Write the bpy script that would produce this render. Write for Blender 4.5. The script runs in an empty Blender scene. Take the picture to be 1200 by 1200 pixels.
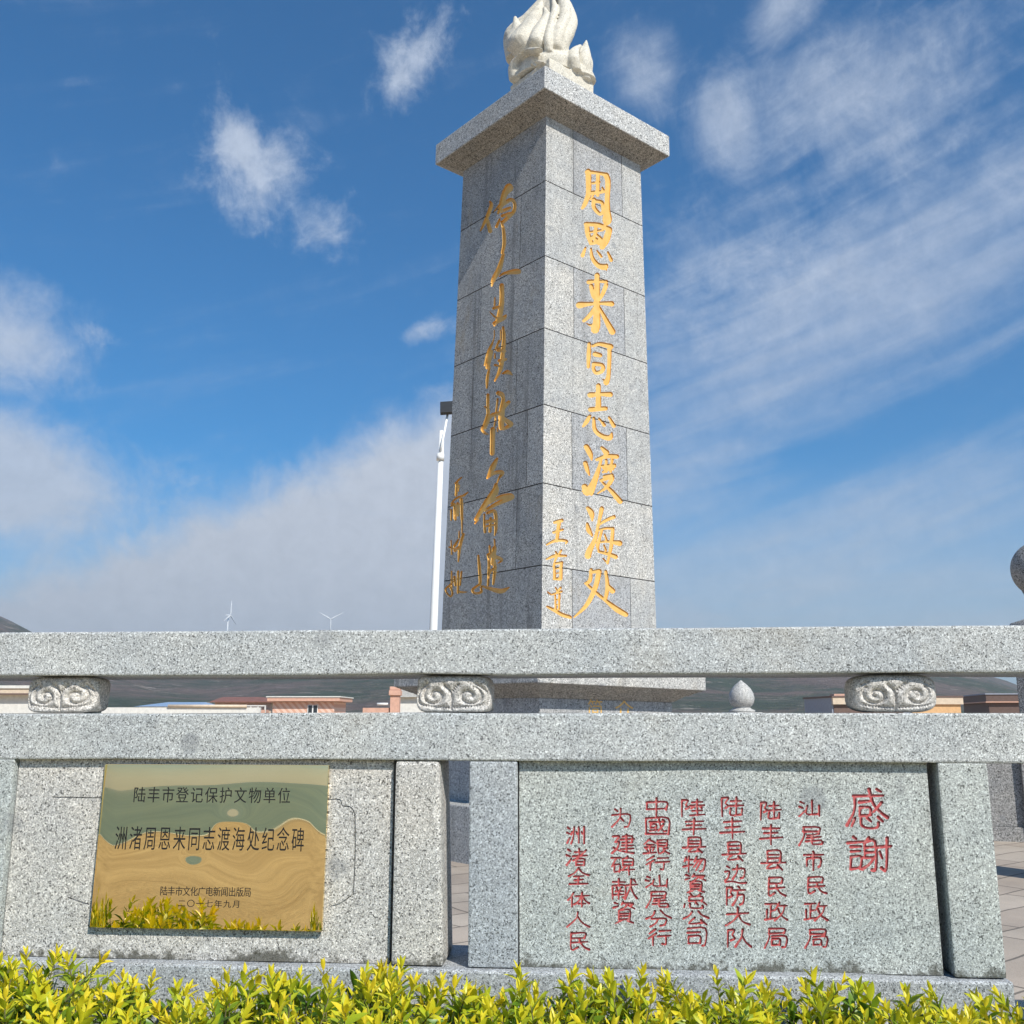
import bpy, bmesh, math, random
import numpy as np
from mathutils import Vector, Matrix
from mathutils.geometry import delaunay_2d_cdt
R_ = math.radians
random.seed(7)
rng = np.random.default_rng(7)
S = bpy.context.scene
COL = S.collection

# ------------------------------------------------------------------ camera
EYE = Vector((0, 0, 1.6)); PITCH = R_(11.55); FPX = 1163.0
cam = bpy.data.cameras.new('camera'); cam.sensor_width = 36; cam.lens = 36 * FPX / 1200
cam.clip_start = .05; cam.clip_end = 20000
camo = bpy.data.objects.new('camera', cam); COL.objects.link(camo)
HAZE = .00028
camo.location = EYE; camo.rotation_euler = (math.pi / 2 + PITCH, 0, 0)
S.camera = camo
S.render.resolution_x = S.render.resolution_y = 1024
S.view_settings.view_transform = 'Standard'; S.view_settings.look = 'None'
S.view_settings.exposure = 0.16; S.view_settings.gamma = 1
S.cycles.use_denoising = True
S.cycles.max_bounces = 6

# sun: behind the viewer, to the right
SUN_AZ = R_(146.5); SUN_EL = R_(42)      # azimuth clockwise from +Y
sd = Vector((math.sin(SUN_AZ) * math.cos(SUN_EL), math.cos(SUN_AZ) * math.cos(SUN_EL), math.sin(SUN_EL)))
sun = bpy.data.lights.new('sun', 'SUN'); sun.energy = 5.0; sun.angle = R_(.5); sun.color = (1, .95, .86)
suno = bpy.data.objects.new('sun', sun); COL.objects.link(suno)
suno.rotation_euler = sd.to_track_quat('Z', 'Y').to_euler(); suno.location = (20, -20, 30)

# ------------------------------------------------------------------ shader expressions
class X:
    """a node socket (or number) with arithmetic"""
    nt = None
    def __init__(s, v): s.v = v
    @staticmethod
    def m(op, *a, clamp=False):
        n = X.nt.nodes.new('ShaderNodeMath'); n.operation = op; n.use_clamp = clamp
        for i, q in enumerate(a): X.put(n.inputs[i], q)
        return X(n.outputs[0])
    @staticmethod
    def put(sock, q):
        q = q.v if isinstance(q, X) else q
        if isinstance(q, (int, float)): sock.default_value = q
        elif isinstance(q, tuple): sock.default_value = q
        else: X.nt.links.new(q, sock)
    def __add__(s, o): return X.m('ADD', s, o)
    __radd__ = __add__
    def __sub__(s, o): return X.m('SUBTRACT', s, o)
    def __rsub__(s, o): return X.m('SUBTRACT', o, s)
    def __mul__(s, o): return X.m('MULTIPLY', s, o)
    __rmul__ = __mul__
    def __truediv__(s, o): return X.m('DIVIDE', s, o)
def smooth(x, a, b):
    n = X.nt.nodes.new('ShaderNodeMapRange'); n.interpolation_type = 'SMOOTHSTEP'
    X.put(n.inputs[0], x); n.inputs[1].default_value = a; n.inputs[2].default_value = b
    return X(n.outputs[0])
def noise(vec, scale, detail=4, rough=.55, dist=0.0):
    n = X.nt.nodes.new('ShaderNodeTexNoise'); X.put(n.inputs['Vector'], vec)
    n.inputs['Scale'].default_value = scale; n.inputs['Detail'].default_value = detail
    n.inputs['Roughness'].default_value = rough; n.inputs['Distortion'].default_value = dist
    return X(n.outputs['Fac'])
def voronoi(vec, scale, feature='F1'):
    n = X.nt.nodes.new('ShaderNodeTexVoronoi'); n.feature = feature; X.put(n.inputs['Vector'], vec)
    n.inputs['Scale'].default_value = scale
    return n
def vec(x, y, z=0.0):
    n = X.nt.nodes.new('ShaderNodeCombineXYZ')
    for i, q in enumerate((x, y, z)): X.put(n.inputs[i], q)
    return X(n.outputs[0])
def sep(v):
    n = X.nt.nodes.new('ShaderNodeSeparateXYZ'); X.put(n.inputs[0], v)
    return [X(o) for o in n.outputs]
def mix(f, a, b, blend='MIX'):
    n = X.nt.nodes.new('ShaderNodeMix'); n.data_type = 'RGBA'; n.blend_type = blend
    X.put(n.inputs[0], f)
    for i, q in ((6, a), (7, b)):
        if isinstance(q, tuple) and len(q) == 3: q = q + (1.0,)
        X.put(n.inputs[i], q)
    return X(n.outputs[2])
def ramp(f, stops, interp='LINEAR'):
    n = X.nt.nodes.new('ShaderNodeValToRGB'); n.color_ramp.interpolation = interp
    e = n.color_ramp.elements
    while len(e) < len(stops): e.new(1.0)
    for el, (p, c) in zip(e, stops):
        el.position = p; el.color = (c, c, c, 1) if isinstance(c, (int, float)) else tuple(c) + (1,)
    X.put(n.inputs[0], f)
    return X(n.outputs[0])
def texco(which='Object'):
    n = X.nt.nodes.new('ShaderNodeTexCoord'); return X(n.outputs[which])
def bump(h, strength=.3, dist=.004):
    n = X.nt.nodes.new('ShaderNodeBump'); n.inputs['Strength'].default_value = strength
    n.inputs['Distance'].default_value = dist; X.put(n.inputs['Height'], h)
    return X(n.outputs[0])
def new_mat(name):
    m = bpy.data.materials.new(name); m.use_nodes = True; X.nt = m.node_tree
    return m, m.node_tree.nodes['Principled BSDF']

# ------------------------------------------------------------------ world: daylight sky with clouds
W = bpy.data.worlds.new('World'); S.world = W; W.use_nodes = True; X.nt = W.node_tree
bg = W.node_tree.nodes['Background']
sky = W.node_tree.nodes.new('ShaderNodeTexSky'); sky.sky_type = 'NISHITA'; sky.sun_disc = False
sky.sun_elevation = SUN_EL; sky.sun_rotation = SUN_AZ; sky.air_density = 1.0; sky.dust_density = .6; sky.ozone_density = 2.5
d = texco('Generated'); dx, dy, dz = sep(d)
DEG = 57.29578
az = X.m('ARCTAN2', dx, dy) * DEG
el = X.m('ARCSINE', dz) * DEG
P = vec(az, el)
def blob(a, e, ra, re, tilt=0.0):
    """soft elliptical region of the sky: azimuth, elevation, radii in degrees"""
    c, s = math.cos(R_(tilt)), math.sin(R_(tilt))
    u = (az - a) * c + (el - e) * s; v = (el - e) * c - (az - a) * s
    u = u / ra; v = v / re
    return X.m('EXPONENT', (u * u + v * v) * -1.0)
n1 = noise(P, .24, 10, .66, .5)
n2 = noise(P, .80, 9, .68, .3)
c20, s20 = math.cos(R_(17)), math.sin(R_(17))
Pst = vec((az * c20 + el * s20) * .05, (el * c20 - az * s20) * .42, 3.0)
n3 = noise(Pst, 1.0, 7, .58, .5)
Phz = vec(az * .06, el * .30, 9.0)
n4 = noise(Phz, 1.0, 7, .6, .3)
# broken white puffs
puff = X.m('MAXIMUM', blob(-15.6, 29.6, 4.3, 3.1, -25), blob(-6.5, 36.0, 3.4, 1.8, 35))
puff = X.m('MAXIMUM', puff, blob(-12.4, 27.6, 3.6, 2.0, -20) * .72)
puff = X.m('MAXIMUM', puff, blob(-16.8, 30.6, 2.2, 1.9, -25) * 1.35)
puff = X.m('MAXIMUM', puff, blob(-24, 20.0, 3.0, .7, -5) * .55)
puff = X.m('MAXIMUM', puff, blob(-5.2, 21.8, 2.4, .8, 22) * .8)
puff = smooth(puff * .75 + (n1 - .5) * 1.25 + (n2 - .5) * .55, .22, .95) * .76
# tall soft cirrus at the upper right
cir = X.m('MAXIMUM', blob(13.6, 32.0, 2.6, 3.2, 15) * 1.0, blob(21.0, 32.5, 9.0, 4.0, -8) * .95)
cir = X.m('MAXIMUM', cir, blob(17.5, 37.5, 2.3, 3.2, -35))
cir = X.m('MAXIMUM', cir, blob(8.6, 35.2, 3.0, 2.4, -10) * .85)
cir = X.m('MAXIMUM', cir, blob(14.0, 25.0, 9.0, 5.0, 0) * .62)
cir = smooth(cir * .72 + (n1 - .5) * .9 + (n3 - .5) * .5 + (n2 - .5) * .25, .10, 1.0) * .64
# long streaks on the right
st = X.m('MAXIMUM', blob(19.0, 21.5, 18, 5.2, 19) * 1.0, blob(21, 10.2, 13, 2.6, 15) * .95)
st = X.m('MAXIMUM', st, blob(10.0, 13.5, 6.0, 3.4, 10) * .9)
st = smooth(st * .75 + (n3 - .5) * 1.15 + (n1 - .5) * .45 + (n2 - .5) * .25, .0, 1.05) * .60
# cloud bank rising to the right behind the column, and the bank at the far left
edge = 7.4 + (az + 27.0) * .50
lim = X.m('MINIMUM', edge, 19.5)
bank = smooth(lim - el + (n1 - .5) * 5.2 + (n2 - .5) * 1.6, -1.0, 3.2) * smooth(az, 8.0, -1.0) * smooth(az, -75.0, -45.0)
bank = bank * (.92 + (n4 - .5) * .35)
lb = X.m('MAXIMUM', blob(-28.5, 12.0, 8.0, 3.9, -8), blob(-31, 19.0, 7.0, 3.6, 0) * .75)
lb = smooth(lb * 1.05 + (n1 - .5) * .8 + (n2 - .5) * .3, .18, .85) * .78
low = smooth(el, 15.0, 2.5) * (.70 + (n4 - .5) * .9)
back = smooth(dy, .1, -.5) * X.m('MAXIMUM', smooth(n1, .45, .75) * .35, smooth(el, 8.0, 1.0) * .9)
def over(a, b): return 1.0 - (1.0 - a) * (1.0 - b)
cl = over(over(over(puff, cir), over(st, bank)), over(over(lb, low), back))
cl = X.m('MINIMUM', X.m('MAXIMUM', cl, 0.0), .93)
skyc = mix(1.0, X(sky.outputs[0]), (.20, .92, 1.36), 'MULTIPLY')
ccol = mix(smooth(el, 2.0, 30.0), (6.5, 6.8, 7.4), (6.8, 7.6, 8.9))
shade = ramp(n2, [(.3, .90), (.7, 1.04)])
ccol = mix(1.0, ccol, shade, 'MULTIPLY')
X.put(bg.inputs['Color'], mix(cl, skyc, ccol)); bg.inputs['Strength'].default_value = .085

# ------------------------------------------------------------------ helpers
def tag(o, label=None, cat=None, group=None, kind=None):
    if label: o['label'] = label
    if cat: o['category'] = cat
    if group: o['group'] = group
    if kind: o['kind'] = kind
    return o
def empty(name, loc=(0, 0, 0), rz=0.0, **k):
    o = bpy.data.objects.new(name, None); COL.objects.link(o); o.location = loc; o.rotation_euler = (0, 0, rz)
    o.empty_display_size = .2
    return tag(o, **k)
def link(name, me, mat=None, parent=None):
    o = bpy.data.objects.new(name, me); COL.objects.link(o)
    if mat:
        for m in (mat if isinstance(mat, (list, tuple)) else [mat]): me.materials.append(m)
    if parent: o.parent = parent
    return o
def mesh(name, verts, faces, mat=None, parent=None, sm=False, mi=None):
    me = bpy.data.meshes.new(name); me.from_pydata([tuple(v) for v in verts], [], [tuple(f) for f in faces])
    o = link(name, me, mat, parent)
    if mi is not None: me.polygons.foreach_set('material_index', np.array(mi, dtype=np.int32))
    if sm: me.polygons.foreach_set('use_smooth', np.ones(len(me.polygons), dtype=bool))
    me.update()
    return o
class MB:
    """collects shapes for one mesh"""
    def __init__(s): s.v = []; s.f = []
    def add(s, vs, fs):
        b = len(s.v); s.v += [tuple(v) for v in vs]; s.f += [tuple(b + i for i in f) for f in fs]; return s
    def hexa(s, q):
        return s.add(q, [(0, 3, 2, 1), (4, 5, 6, 7), (0, 1, 5, 4), (1, 2, 6, 5), (2, 3, 7, 6), (3, 0, 4, 7)])
    def box(s, x0, x1, y0, y1, z0, z1):
        return s.hexa([(x0, y0, z0), (x1, y0, z0), (x1, y1, z0), (x0, y1, z0), (x0, y0, z1), (x1, y0, z1), (x1, y1, z1), (x0, y1, z1)])
    def tube(s, pts, rad, n=10, cap=True):
        pts = [Vector(p) for p in pts]; rad = rad if isinstance(rad, (list, tuple)) else [rad] * len(pts)
        vs = []; fs = []
        for i, p in enumerate(pts):
            t = (pts[min(i + 1, len(pts) - 1)] - pts[max(i - 1, 0)]).normalized()
            a = t.orthogonal().normalized() if i == 0 else (a - t * a.dot(t)).normalized()
            b = t.cross(a)
            for k in range(n):
                w = 2 * math.pi * k / n; vs.append(p + (a * math.cos(w) + b * math.sin(w)) * rad[i])
        for i in range(len(pts) - 1):
            for k in range(n):
                q = i * n; k2 = (k + 1) % n; fs.append((q + k, q + k2, q + n + k2, q + n + k))
        if cap: fs.append(tuple(reversed(range(n)))); fs.append(tuple((len(pts) - 1) * n + k for k in range(n)))
        return s.add(vs, fs)
    def lathe(s, prof, n=40, c=(0, 0), flute=0, famp=0.0):
        vs = []; fs = []
        for r, z in prof:
            for k in range(n):
                w = 2 * math.pi * k / n; q = r * (1 + famp * abs(math.sin(flute * w / 2)) if flute else 1)
                vs.append((c[0] + q * math.cos(w), c[1] + q * math.sin(w), z))
        for i in range(len(prof) - 1):
            for k in range(n):
                k2 = (k + 1) % n; fs.append((i * n + k, i * n + k2, (i + 1) * n + k2, (i + 1) * n + k))
        fs.append(tuple(reversed(range(n)))); fs.append(tuple((len(prof) - 1) * n + k for k in range(n)))
        return s.add(vs, fs)
    def build(s, name, mat=None, parent=None, sm=False, bevel=0.0, seg=2, rough=0.0, rseed=0):
        o = mesh(name, s.v, s.f, mat, parent, sm)
        if bevel or rough:
            bm = bmesh.new(); bm.from_mesh(o.data)
            bmesh.ops.recalc_face_normals(bm, faces=bm.faces)
            if bevel:
                es = [e for e in bm.edges if len(e.link_faces) == 2 and e.calc_face_angle(0) > .5]
                bmesh.ops.bevel(bm, geom=es, offset=bevel, segments=seg, affect='EDGES', profile=.6)
            bm.to_mesh(o.data); bm.free()
        return o

RX, FW, UP = Vector((1, 0, 0)), Vector((0, math.cos(PITCH), math.sin(PITCH))), Vector((0, -math.sin(PITCH), math.cos(PITCH)))
def ray(px, py): return FW * FPX + RX * (px - 600) - UP * (py - 600)
def hit(px, py, P0, n):
    r = ray(px, py); return EYE + r * ((P0 - EYE).dot(n) / r.dot(n))
def at(px, py, Y):
    r = ray(px, py); return EYE + r * (Y / r.y)

# ------------------------------------------------------------------ materials
def granite(name, size=.0075, tone=1.0, tint=(1, 1, 1), stain=0.0, rough=.62, bmp=.25, streak=0.0, contrast=1.0, dirt=(.30, .25, .18), moss=None):
    m, b = new_mat(name); o = texco()
    v1 = voronoi(o, 1 / size); v2 = voronoi(o, 1 / (size * .52))
    c1 = sep(X(v1.outputs['Color']))[0]; c2 = sep(X(v2.outputs['Color']))[1]
    def k(v): return .40 + (v - .40) * contrast
    s1 = [(0, max(.03, k(.06))), (.12, max(.05, k(.10))), (.15, k(.24)), (.36, k(.36)), (.60, k(.48)), (.85, k(.66)), (1, k(.84))]
    g = mix(smooth(c1, .42, .58), ramp(c2, s1), ramp(sep(X(v1.outputs['Color']))[2], s1))
    big = noise(o, 3.1, 5, .6); mid = noise(o, 22, 4, .6)
    g = mix(1.0, g, ramp(big, [(.3, (.88, .90, .93)), (.7, (1.08, 1.06, 1.03))]), 'MULTIPLY')
    g = mix(1.0, g, ramp(mid, [(.25, .9), (.75, 1.08)]), 'MULTIPLY')
    g = mix(1.0, g, tuple(t * tone for t in tint), 'MULTIPLY')
    if stain:
        f = smooth(noise(o, 1.7, 6, .65, .4), .56, .72) * stain
        g = mix(f, g, dirt)
    vx = voronoi(o, 4.2)
    g = mix(smooth(X(vx.outputs['Distance']) + (mid - .5) * .22, .19, .10) * smooth(sep(X(vx.outputs['Color']))[0], .45, .50) * .42, g, (.19, .20, .215))
    if moss is not None:
        zz = sep(o)[2]
        f = smooth(noise(o, 38, 5, .7) + (noise(o, 5, 3) - .5) * .9 - (zz - moss) * 8.0, .31, .56)
        g = mix(f * .82, g, (.055, .052, .036))
    if streak:
        x, y, z = sep(o)
        f = smooth(noise(vec(x * 9, y * 9, z * .45), 1.0, 5, .6), .52, .75) * streak
        g = mix(f, g, (.13, .125, .12))
        f = smooth(noise(vec(x * 3, y * 3, z * 1.2), 1.0, 5, .6), .56, .78) * streak * .7
        g = mix(f, g, (.36, .29, .19))
    X.put(b.inputs['Base Color'], g); X.put(b.inputs['Roughness'], ramp(c1, [(0, rough - .12), (1, rough + .1)]))
    X.put(b.inputs['Normal'], bump(X(v2.outputs['Distance']) + mid * .5, bmp, size * .5))
    b.inputs['Specular IOR Level'].default_value = .35
    return m
def plain(name, col, rough=.6, var=.12, scale=6.0, metal=0.0, bmp=0.0):
    m, b = new_mat(name); o = texco(); n = noise(o, scale, 5, .6)
    lo = tuple(c * (1 - var) for c in col); hi = tuple(min(1, c * (1 + var)) for c in col)
    X.put(b.inputs['Base Color'], ramp(n, [(.3, lo), (.7, hi)]))
    b.inputs['Roughness'].default_value = rough; b.inputs['Metallic'].default_value = metal
    if bmp: X.put(b.inputs['Normal'], bump(noise(o, scale * 8, 3), bmp, .01))
    return m
M = {}
M['rail'] = granite('granite_rail', .0037, 1.02, (.97, 1.0, .99), stain=.24, contrast=.86)
M['post_warm'] = granite('granite_flamed_warm', .0042, 1.12, (1.04, 1.0, .93), contrast=.90, bmp=.45, stain=.10, moss=.62)
M['post_cool'] = granite('granite_cool', .0040, .88, (.94, 1.0, 1.05), bmp=.2, contrast=.85, stain=.12)
M['panel'] = granite('granite_panel', .0036, .98, (.97, 1.02, .98), stain=.2, contrast=.88, moss=.62)
M['plinth'] = granite('granite_plinth', .0042, .88, (.95, .99, 1.03), stain=.2, contrast=.85)
M['scroll'] = granite('granite_scroll', .0042, 1.15, (1.05, 1.0, .93), bmp=.3, contrast=.7)
M['shaft_a'] = granite('granite_shaft', .0065, .97, (1.01, 1.0, .96), contrast=.85, streak=.45, bmp=.1)
M['shaft_b'] = granite('granite_shaft_blue', .0065, .84, (.99, .995, 1.0), contrast=.9, streak=.45, bmp=.1)
M['shaft_c'] = granite('granite_shaft_pale', .0065, 1.03, (1.03, 1.0, .94), streak=.6, bmp=.1)
M['shaft_w'] = granite('granite_shaft_weathered_shaded', .0065, .84, (1.0, .99, .96), streak=.75, stain=.35, bmp=.1, dirt=(.16, .145, .12))  # weather streaks, with the left face's dimness mixed into the tone
M['shaft_v'] = granite('granite_shaft_rainstained_shaded', .0065, .72, (1.0, .995, .97), streak=.85, stain=.3, bmp=.1, dirt=(.12, .11, .095))  # rain stains; tone lowered further to paint in the left face's shade
M['cap'] = granite('granite_cap', .0085, 1.0, (1.0, 1.0, .98), stain=.15, bmp=.1)
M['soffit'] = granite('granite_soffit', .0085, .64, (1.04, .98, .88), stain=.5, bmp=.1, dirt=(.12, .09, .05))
M['joint'] = plain('joint_mortar', (.05, .048, .045), .9)
M['mortar'] = plain('pale_mortar', (.55, .52, .46), .9, .2, 40)
M['flame'] = granite('carved_cream_stone', .009, 1.42, (1.07, 1.0, .85), contrast=.28, stain=.5, bmp=.3, dirt=(.30, .27, .22))
M['far_stone'] = granite('granite_far', .008, 1.05, (1.02, 1.0, .96), contrast=.6, stain=.2)
M['shade_stone'] = granite('granite_shade_toned', .008, .62, (1.0, .98, .95), stain=.35)  # dark tone paints in the shade on ball post and side balustrade
m, b = new_mat('gold_paint'); o = texco()
X.put(b.inputs['Base Color'], ramp(noise(o, 14, 4, .6), [(.3, (.74, .42, .10)), (.72, (.84, .53, .17))]))
b.inputs['Metallic'].default_value = .15; b.inputs['Roughness'].default_value = .42; M['gold'] = m
m, b = new_mat('red_paint'); o = texco()
wear = smooth(noise(o, 90, 4, .7), .52, .68) * .75
X.put(b.inputs['Base Color'], mix(wear, (.47, .085, .085), (.50, .33, .30))); b.inputs['Roughness'].default_value = .6; M['red'] = m
m, b = new_mat('polished_brass'); o = texco()
X.put(b.inputs['Base Color'], ramp(noise(o, 3, 3), [(.3, (.86, .67, .34)), (.7, (.92, .74, .40))]))
b.inputs['Metallic'].default_value = 1.0; X.put(b.inputs['Roughness'], ramp(noise(o, 9, 5), [(.35, .004), (.8, .022)])); M['brass'] = m
M['ink'] = plain('black_lettering', (.008, .007, .006), .75)
M['white_metal'] = plain('white_painted_metal', (.80, .80, .79), .4, .04)
M['black_metal'] = plain('black_metal', (.03, .03, .03), .5)
M['lens'] = plain('lamp_glass', (.10, .105, .09), .15)

# ------------------------------------------------------------------ carving: letters cut into a face
def catmull(pts, n=5):
    pts = [np.array(p, float) for p in pts]
    if len(pts) < 3:
        return [pts[0] + (pts[1] - pts[0]) * t for t in np.linspace(0, 1, 4)]
    P_ = [2 * pts[0] - pts[1]] + pts + [2 * pts[-1] - pts[-2]]; out = []
    for i in range(1, len(P_) - 2):
        a, b_, c, d_ = P_[i - 1:i + 3]
        for t in np.linspace(0, 1, n, endpoint=False):
            out.append(.5 * ((2 * b_) + (c - a) * t + (2 * a - 5 * b_ + 4 * c - d_) * t * t + (3 * b_ - a - 3 * c + d_) * t ** 3))
    out.append(pts[-1]); return out
def stroke_polys(pts, w, nseg=4):
    """brush stroke -> overlapping convex polygons in the plane of pts"""
    w = list(w)
    if len(w) < len(pts): w = list(np.interp(np.linspace(0, 1, len(pts)), np.linspace(0, 1, len(w)), w))
    c = catmull([(p[0], p[1], q) for p, q in zip(pts, w)], nseg)
    polys = []
    for i, p in enumerate(c):
        r = max(p[2], 1e-6) * .5; k = 9 if i in (0, len(c) - 1) else 8
        a0 = rng.uniform(0, 1)
        polys.append([(p[0] + r * math.cos(a0 + 2 * math.pi * j / k), p[1] + r * math.sin(a0 + 2 * math.pi * j / k)) for j in range(k)])
        if i:
            q = c[i - 1]; t = p[:2] - q[:2]; L = np.hypot(*t)
            if L < 1e-9: continue
            n_ = np.array([-t[1], t[0]]) / L * .5
            polys.append([tuple(q[:2] + n_ * q[2]), tuple(p[:2] + n_ * p[2]), tuple(p[:2] - n_ * p[2]), tuple(q[:2] - n_ * q[2])])
    return polys
def ccw(p):
    a = sum(p[i][0] * p[(i + 1) % len(p)][1] - p[(i + 1) % len(p)][0] * p[i][1] for i in range(len(p)))
    return list(p) if a > 0 else list(reversed(p))
def carve(outline, letters, joints, to3d, depth, jdepth, stone, letter_mat, names, parent, slab=lambda u, v: 0, jmat=0):
    """outline / letters / joints: polygons in (u, v); to3d(u, v, d) gives the point d below the face"""
    V = []; F = []
    def addp(p):
        F.append(list(range(len(V), len(V) + len(p)))); V.extend(Vector(q) for q in ccw(p))
    addp(outline); nl0 = 1
    for p in letters: addp(p)
    nj0 = len(F)
    for p in joints: addp(p)
    ov, oe, of, _, _, ofo = delaunay_2d_cdt(V, [], F, 0, 1e-6)
    kind = []
    for ids in ofo:
        if 0 not in ids and not ids: kind.append(-1); continue
        if any(nl0 <= i < nj0 for i in ids): kind.append(1)
        elif any(i >= nj0 for i in ids): kind.append(2)
        elif 0 in ids: kind.append(0)
        else: kind.append(-1)
    em = {}
    for fi, f in enumerate(of):
        for a, b_ in zip(f, f[1:] + f[:1]): em.setdefault((min(a, b_), max(a, b_)), []).append((fi, a, b_))
    D = {0: 0.0, 1: depth, 2: jdepth}
    out = {0: ([], [], []), 1: ([], [], [])}; idx = {0: {}, 1: {}}
    def vid(w, i, dd):
        k = (i, dd)
        if k not in idx[w]:
            idx[w][k] = len(out[w][0]); out[w][0].append(to3d(ov[i][0], ov[i][1], dd))
        return idx[w][k]
    for fi, f in enumerate(of):
        k = kind[fi]
        if k < 0: continue
        w = 1 if k == 1 else 0
        out[w][1].append([vid(w, i, D[k]) for i in f])
        c = [sum(ov[i][j] for i in f) / len(f) for j in (0, 1)]
        out[w][2].append(0 if k == 1 else (jmat if k == 2 else slab(*c)))
    for e, fl in em.items():
        if len(fl) != 2: continue
        (f1, a, b_), (f2, c, d_) = fl; k1, k2 = kind[f1], kind[f2]
        if k1 < 0 or k2 < 0 or k1 == k2: continue
        d1, d2 = D[k1], D[k2]
        if d1 == d2: continue
        deep = k1 if d1 > d2 else k2
        w = 1 if deep == 1 else 0
        if d1 < d2: a, b_, d1, d2 = c, d_, d2, d1       # a->b runs along the deeper face
        out[w][1].append([vid(w, b_, d1), vid(w, a, d1), vid(w, a, d2), vid(w, b_, d2)])
        out[w][2].append(0 if w == 1 else jmat)
    st = mesh(names[0], out[0][0], out[0][1], stone, parent, mi=out[0][2])
    lt = mesh(names[1], out[1][0], out[1][1], letter_mat, st) if out[1][1] else None
    return st, lt

def glyphs(txt, nfaces=True):
    """triangles of one character of Blender's own font, normalised to 0..1 box"""
    c = bpy.data.curves.new('glyph', 'FONT'); c.body = txt; c.resolution_u = 3
    o = bpy.data.objects.new('glyph', c); COL.objects.link(o)
    dg = bpy.context.evaluated_depsgraph_get(); ev = o.evaluated_get(dg); me = ev.to_mesh()
    vs = [tuple(v.co[:2]) for v in me.vertices]; fs = [tuple(p.vertices) for p in me.polygons]
    ev.to_mesh_clear(); bpy.data.objects.remove(o); bpy.data.curves.remove(c)
    return vs, fs
#PART2
# ------------------------------------------------------------------ near balustrade wall
YAW = R_(-4.82); W0 = Vector((0, 3, 0)); WT = Vector((math.cos(YAW), math.sin(YAW), 0)); WB = Vector((-math.sin(YAW), math.cos(YAW), 0))
def wloc(px, py, off=0.0):
    p = hit(px, py, W0 + WB * off, WB); return ((p - W0).dot(WT), p.z)
wall = empty('stone_balustrade', (0, 3, .28), YAW, label='speckled granite balustrade wall with two rails, scroll blocks and a red carved inscription', cat='balustrade')
WZ = .28
def wz(z): return z - WZ
ZT1, ZT0 = 1.6 + .254, 1.6 + .119
ZL1, ZL0 = 1.6 + .005, 1.6 - .1325
ZP0 = 1.6 - .7013
def chip(o, amp=.0015, cut=.05, sd=1):
    """slightly uneven sawn edges"""
    r = np.random.default_rng(sd); me = o.data
    for v in me.vertices: v.co += Vector(r.normal(0, amp, 3))
def slab_bar(name, x0, x1, y0, y1, z0, z1, mat, bevel=.006, n=26, sd=1, amp=.0013):
    bm = bmesh.new(); ys = (y0, y1); rows = []
    for i in range(n + 1):
        x = x0 + (x1 - x0) * i / n
        rows.append([bm.verts.new((x, a, c)) for a, c in ((y0, z0), (y1, z0), (y1, z1), (y0, z1))])
    for i in range(n):
        for k in range(4): bm.faces.new((rows[i][k], rows[i + 1][k], rows[i + 1][(k + 1) % 4], rows[i][(k + 1) % 4]))
    bm.faces.new(rows[0]); bm.faces.new(reversed(rows[-1]))
    bmesh.ops.recalc_face_normals(bm, faces=bm.faces)
    r = np.random.default_rng(sd)
    for row in rows:
        for v in row: v.co.y += r.normal(0, amp); v.co.z += r.normal(0, amp)
    es = [e for e in bm.edges if len(e.link_faces) == 2 and e.calc_face_angle(0) > .5]
    bmesh.ops.bevel(bm, geom=es, offset=bevel, segments=2, affect='EDGES', profile=.5)
    me = bpy.data.meshes.new(name); bm.to_mesh(me); bm.free()
    return link(name, me, mat, wall)
RAILD = .36
slab_bar('top_rail', -4.2, 3.6, 0, RAILD, wz(ZT0), wz(ZT1), M['rail'], sd=2)
slab_bar('middle_rail', -4.2, 3.6, .002, .26, wz(ZL0), wz(ZL1), M['rail'], sd=3)
U = {k: wloc(*p)[0] for k, p in dict(a=(15.5, 892), b=(463, 892), c=(521, 1000), d=(550, 892), e=(606, 892), f=(1099, 896), g=(1157.5, 896)).items()}
_uj = wloc(59, 1140, -.022)[0]
slab_bar('plinth', -4.2, _uj - .006, -.022, .30, 0.0, wz(ZP0) - .002, M['plinth'], .007, 20, 8)
MB().box(_uj - .007, _uj + .007, -.019, .29, 0.0, wz(ZP0) - .005).build('mortar_joint', M['mortar'], wall)
slab_bar('plinth', _uj + .006, wloc(1182, 1152)[0] + .006, -.022, .30, 0.0, wz(ZP0) - .002, M['plinth'], .007, 20, 5)
slab_bar('plinth', wloc(1182, 1152)[0] + .85, 3.6, -.022, .30, 0.0, wz(ZP0) - .002, M['plinth'], .007, 8, 6)
def post(u0, u1, mat, chamf=None, sd=0, y0=.003):
    b_ = MB(); z0, z1 = wz(ZP0), wz(ZL0) - .001
    b_.box(u0, u1, y0, .2, z0, z1)
    o = b_.build('post', mat, wall, bevel=.006 if not chamf else .012)
    if chamf:      # the rough-hewn upper right arris
        for v in o.data.vertices:
            if v.co.x > u1 - .03 and v.co.z > z1 - .14: v.co.x -= .02 * (v.co.z - z1 + .14) / .14
    return o
post(U['a'] - .16, U['a'], M['panel']); post(U['b'], U['c'], M['post_warm'], True); post(U['d'], U['e'], M['post_cool'])
post(U['f'], U['g'], M['panel'])
post(2.2, 2.36, M['panel']); post(-3.1, -2.94, M['post_warm'])
REC = .030
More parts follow.
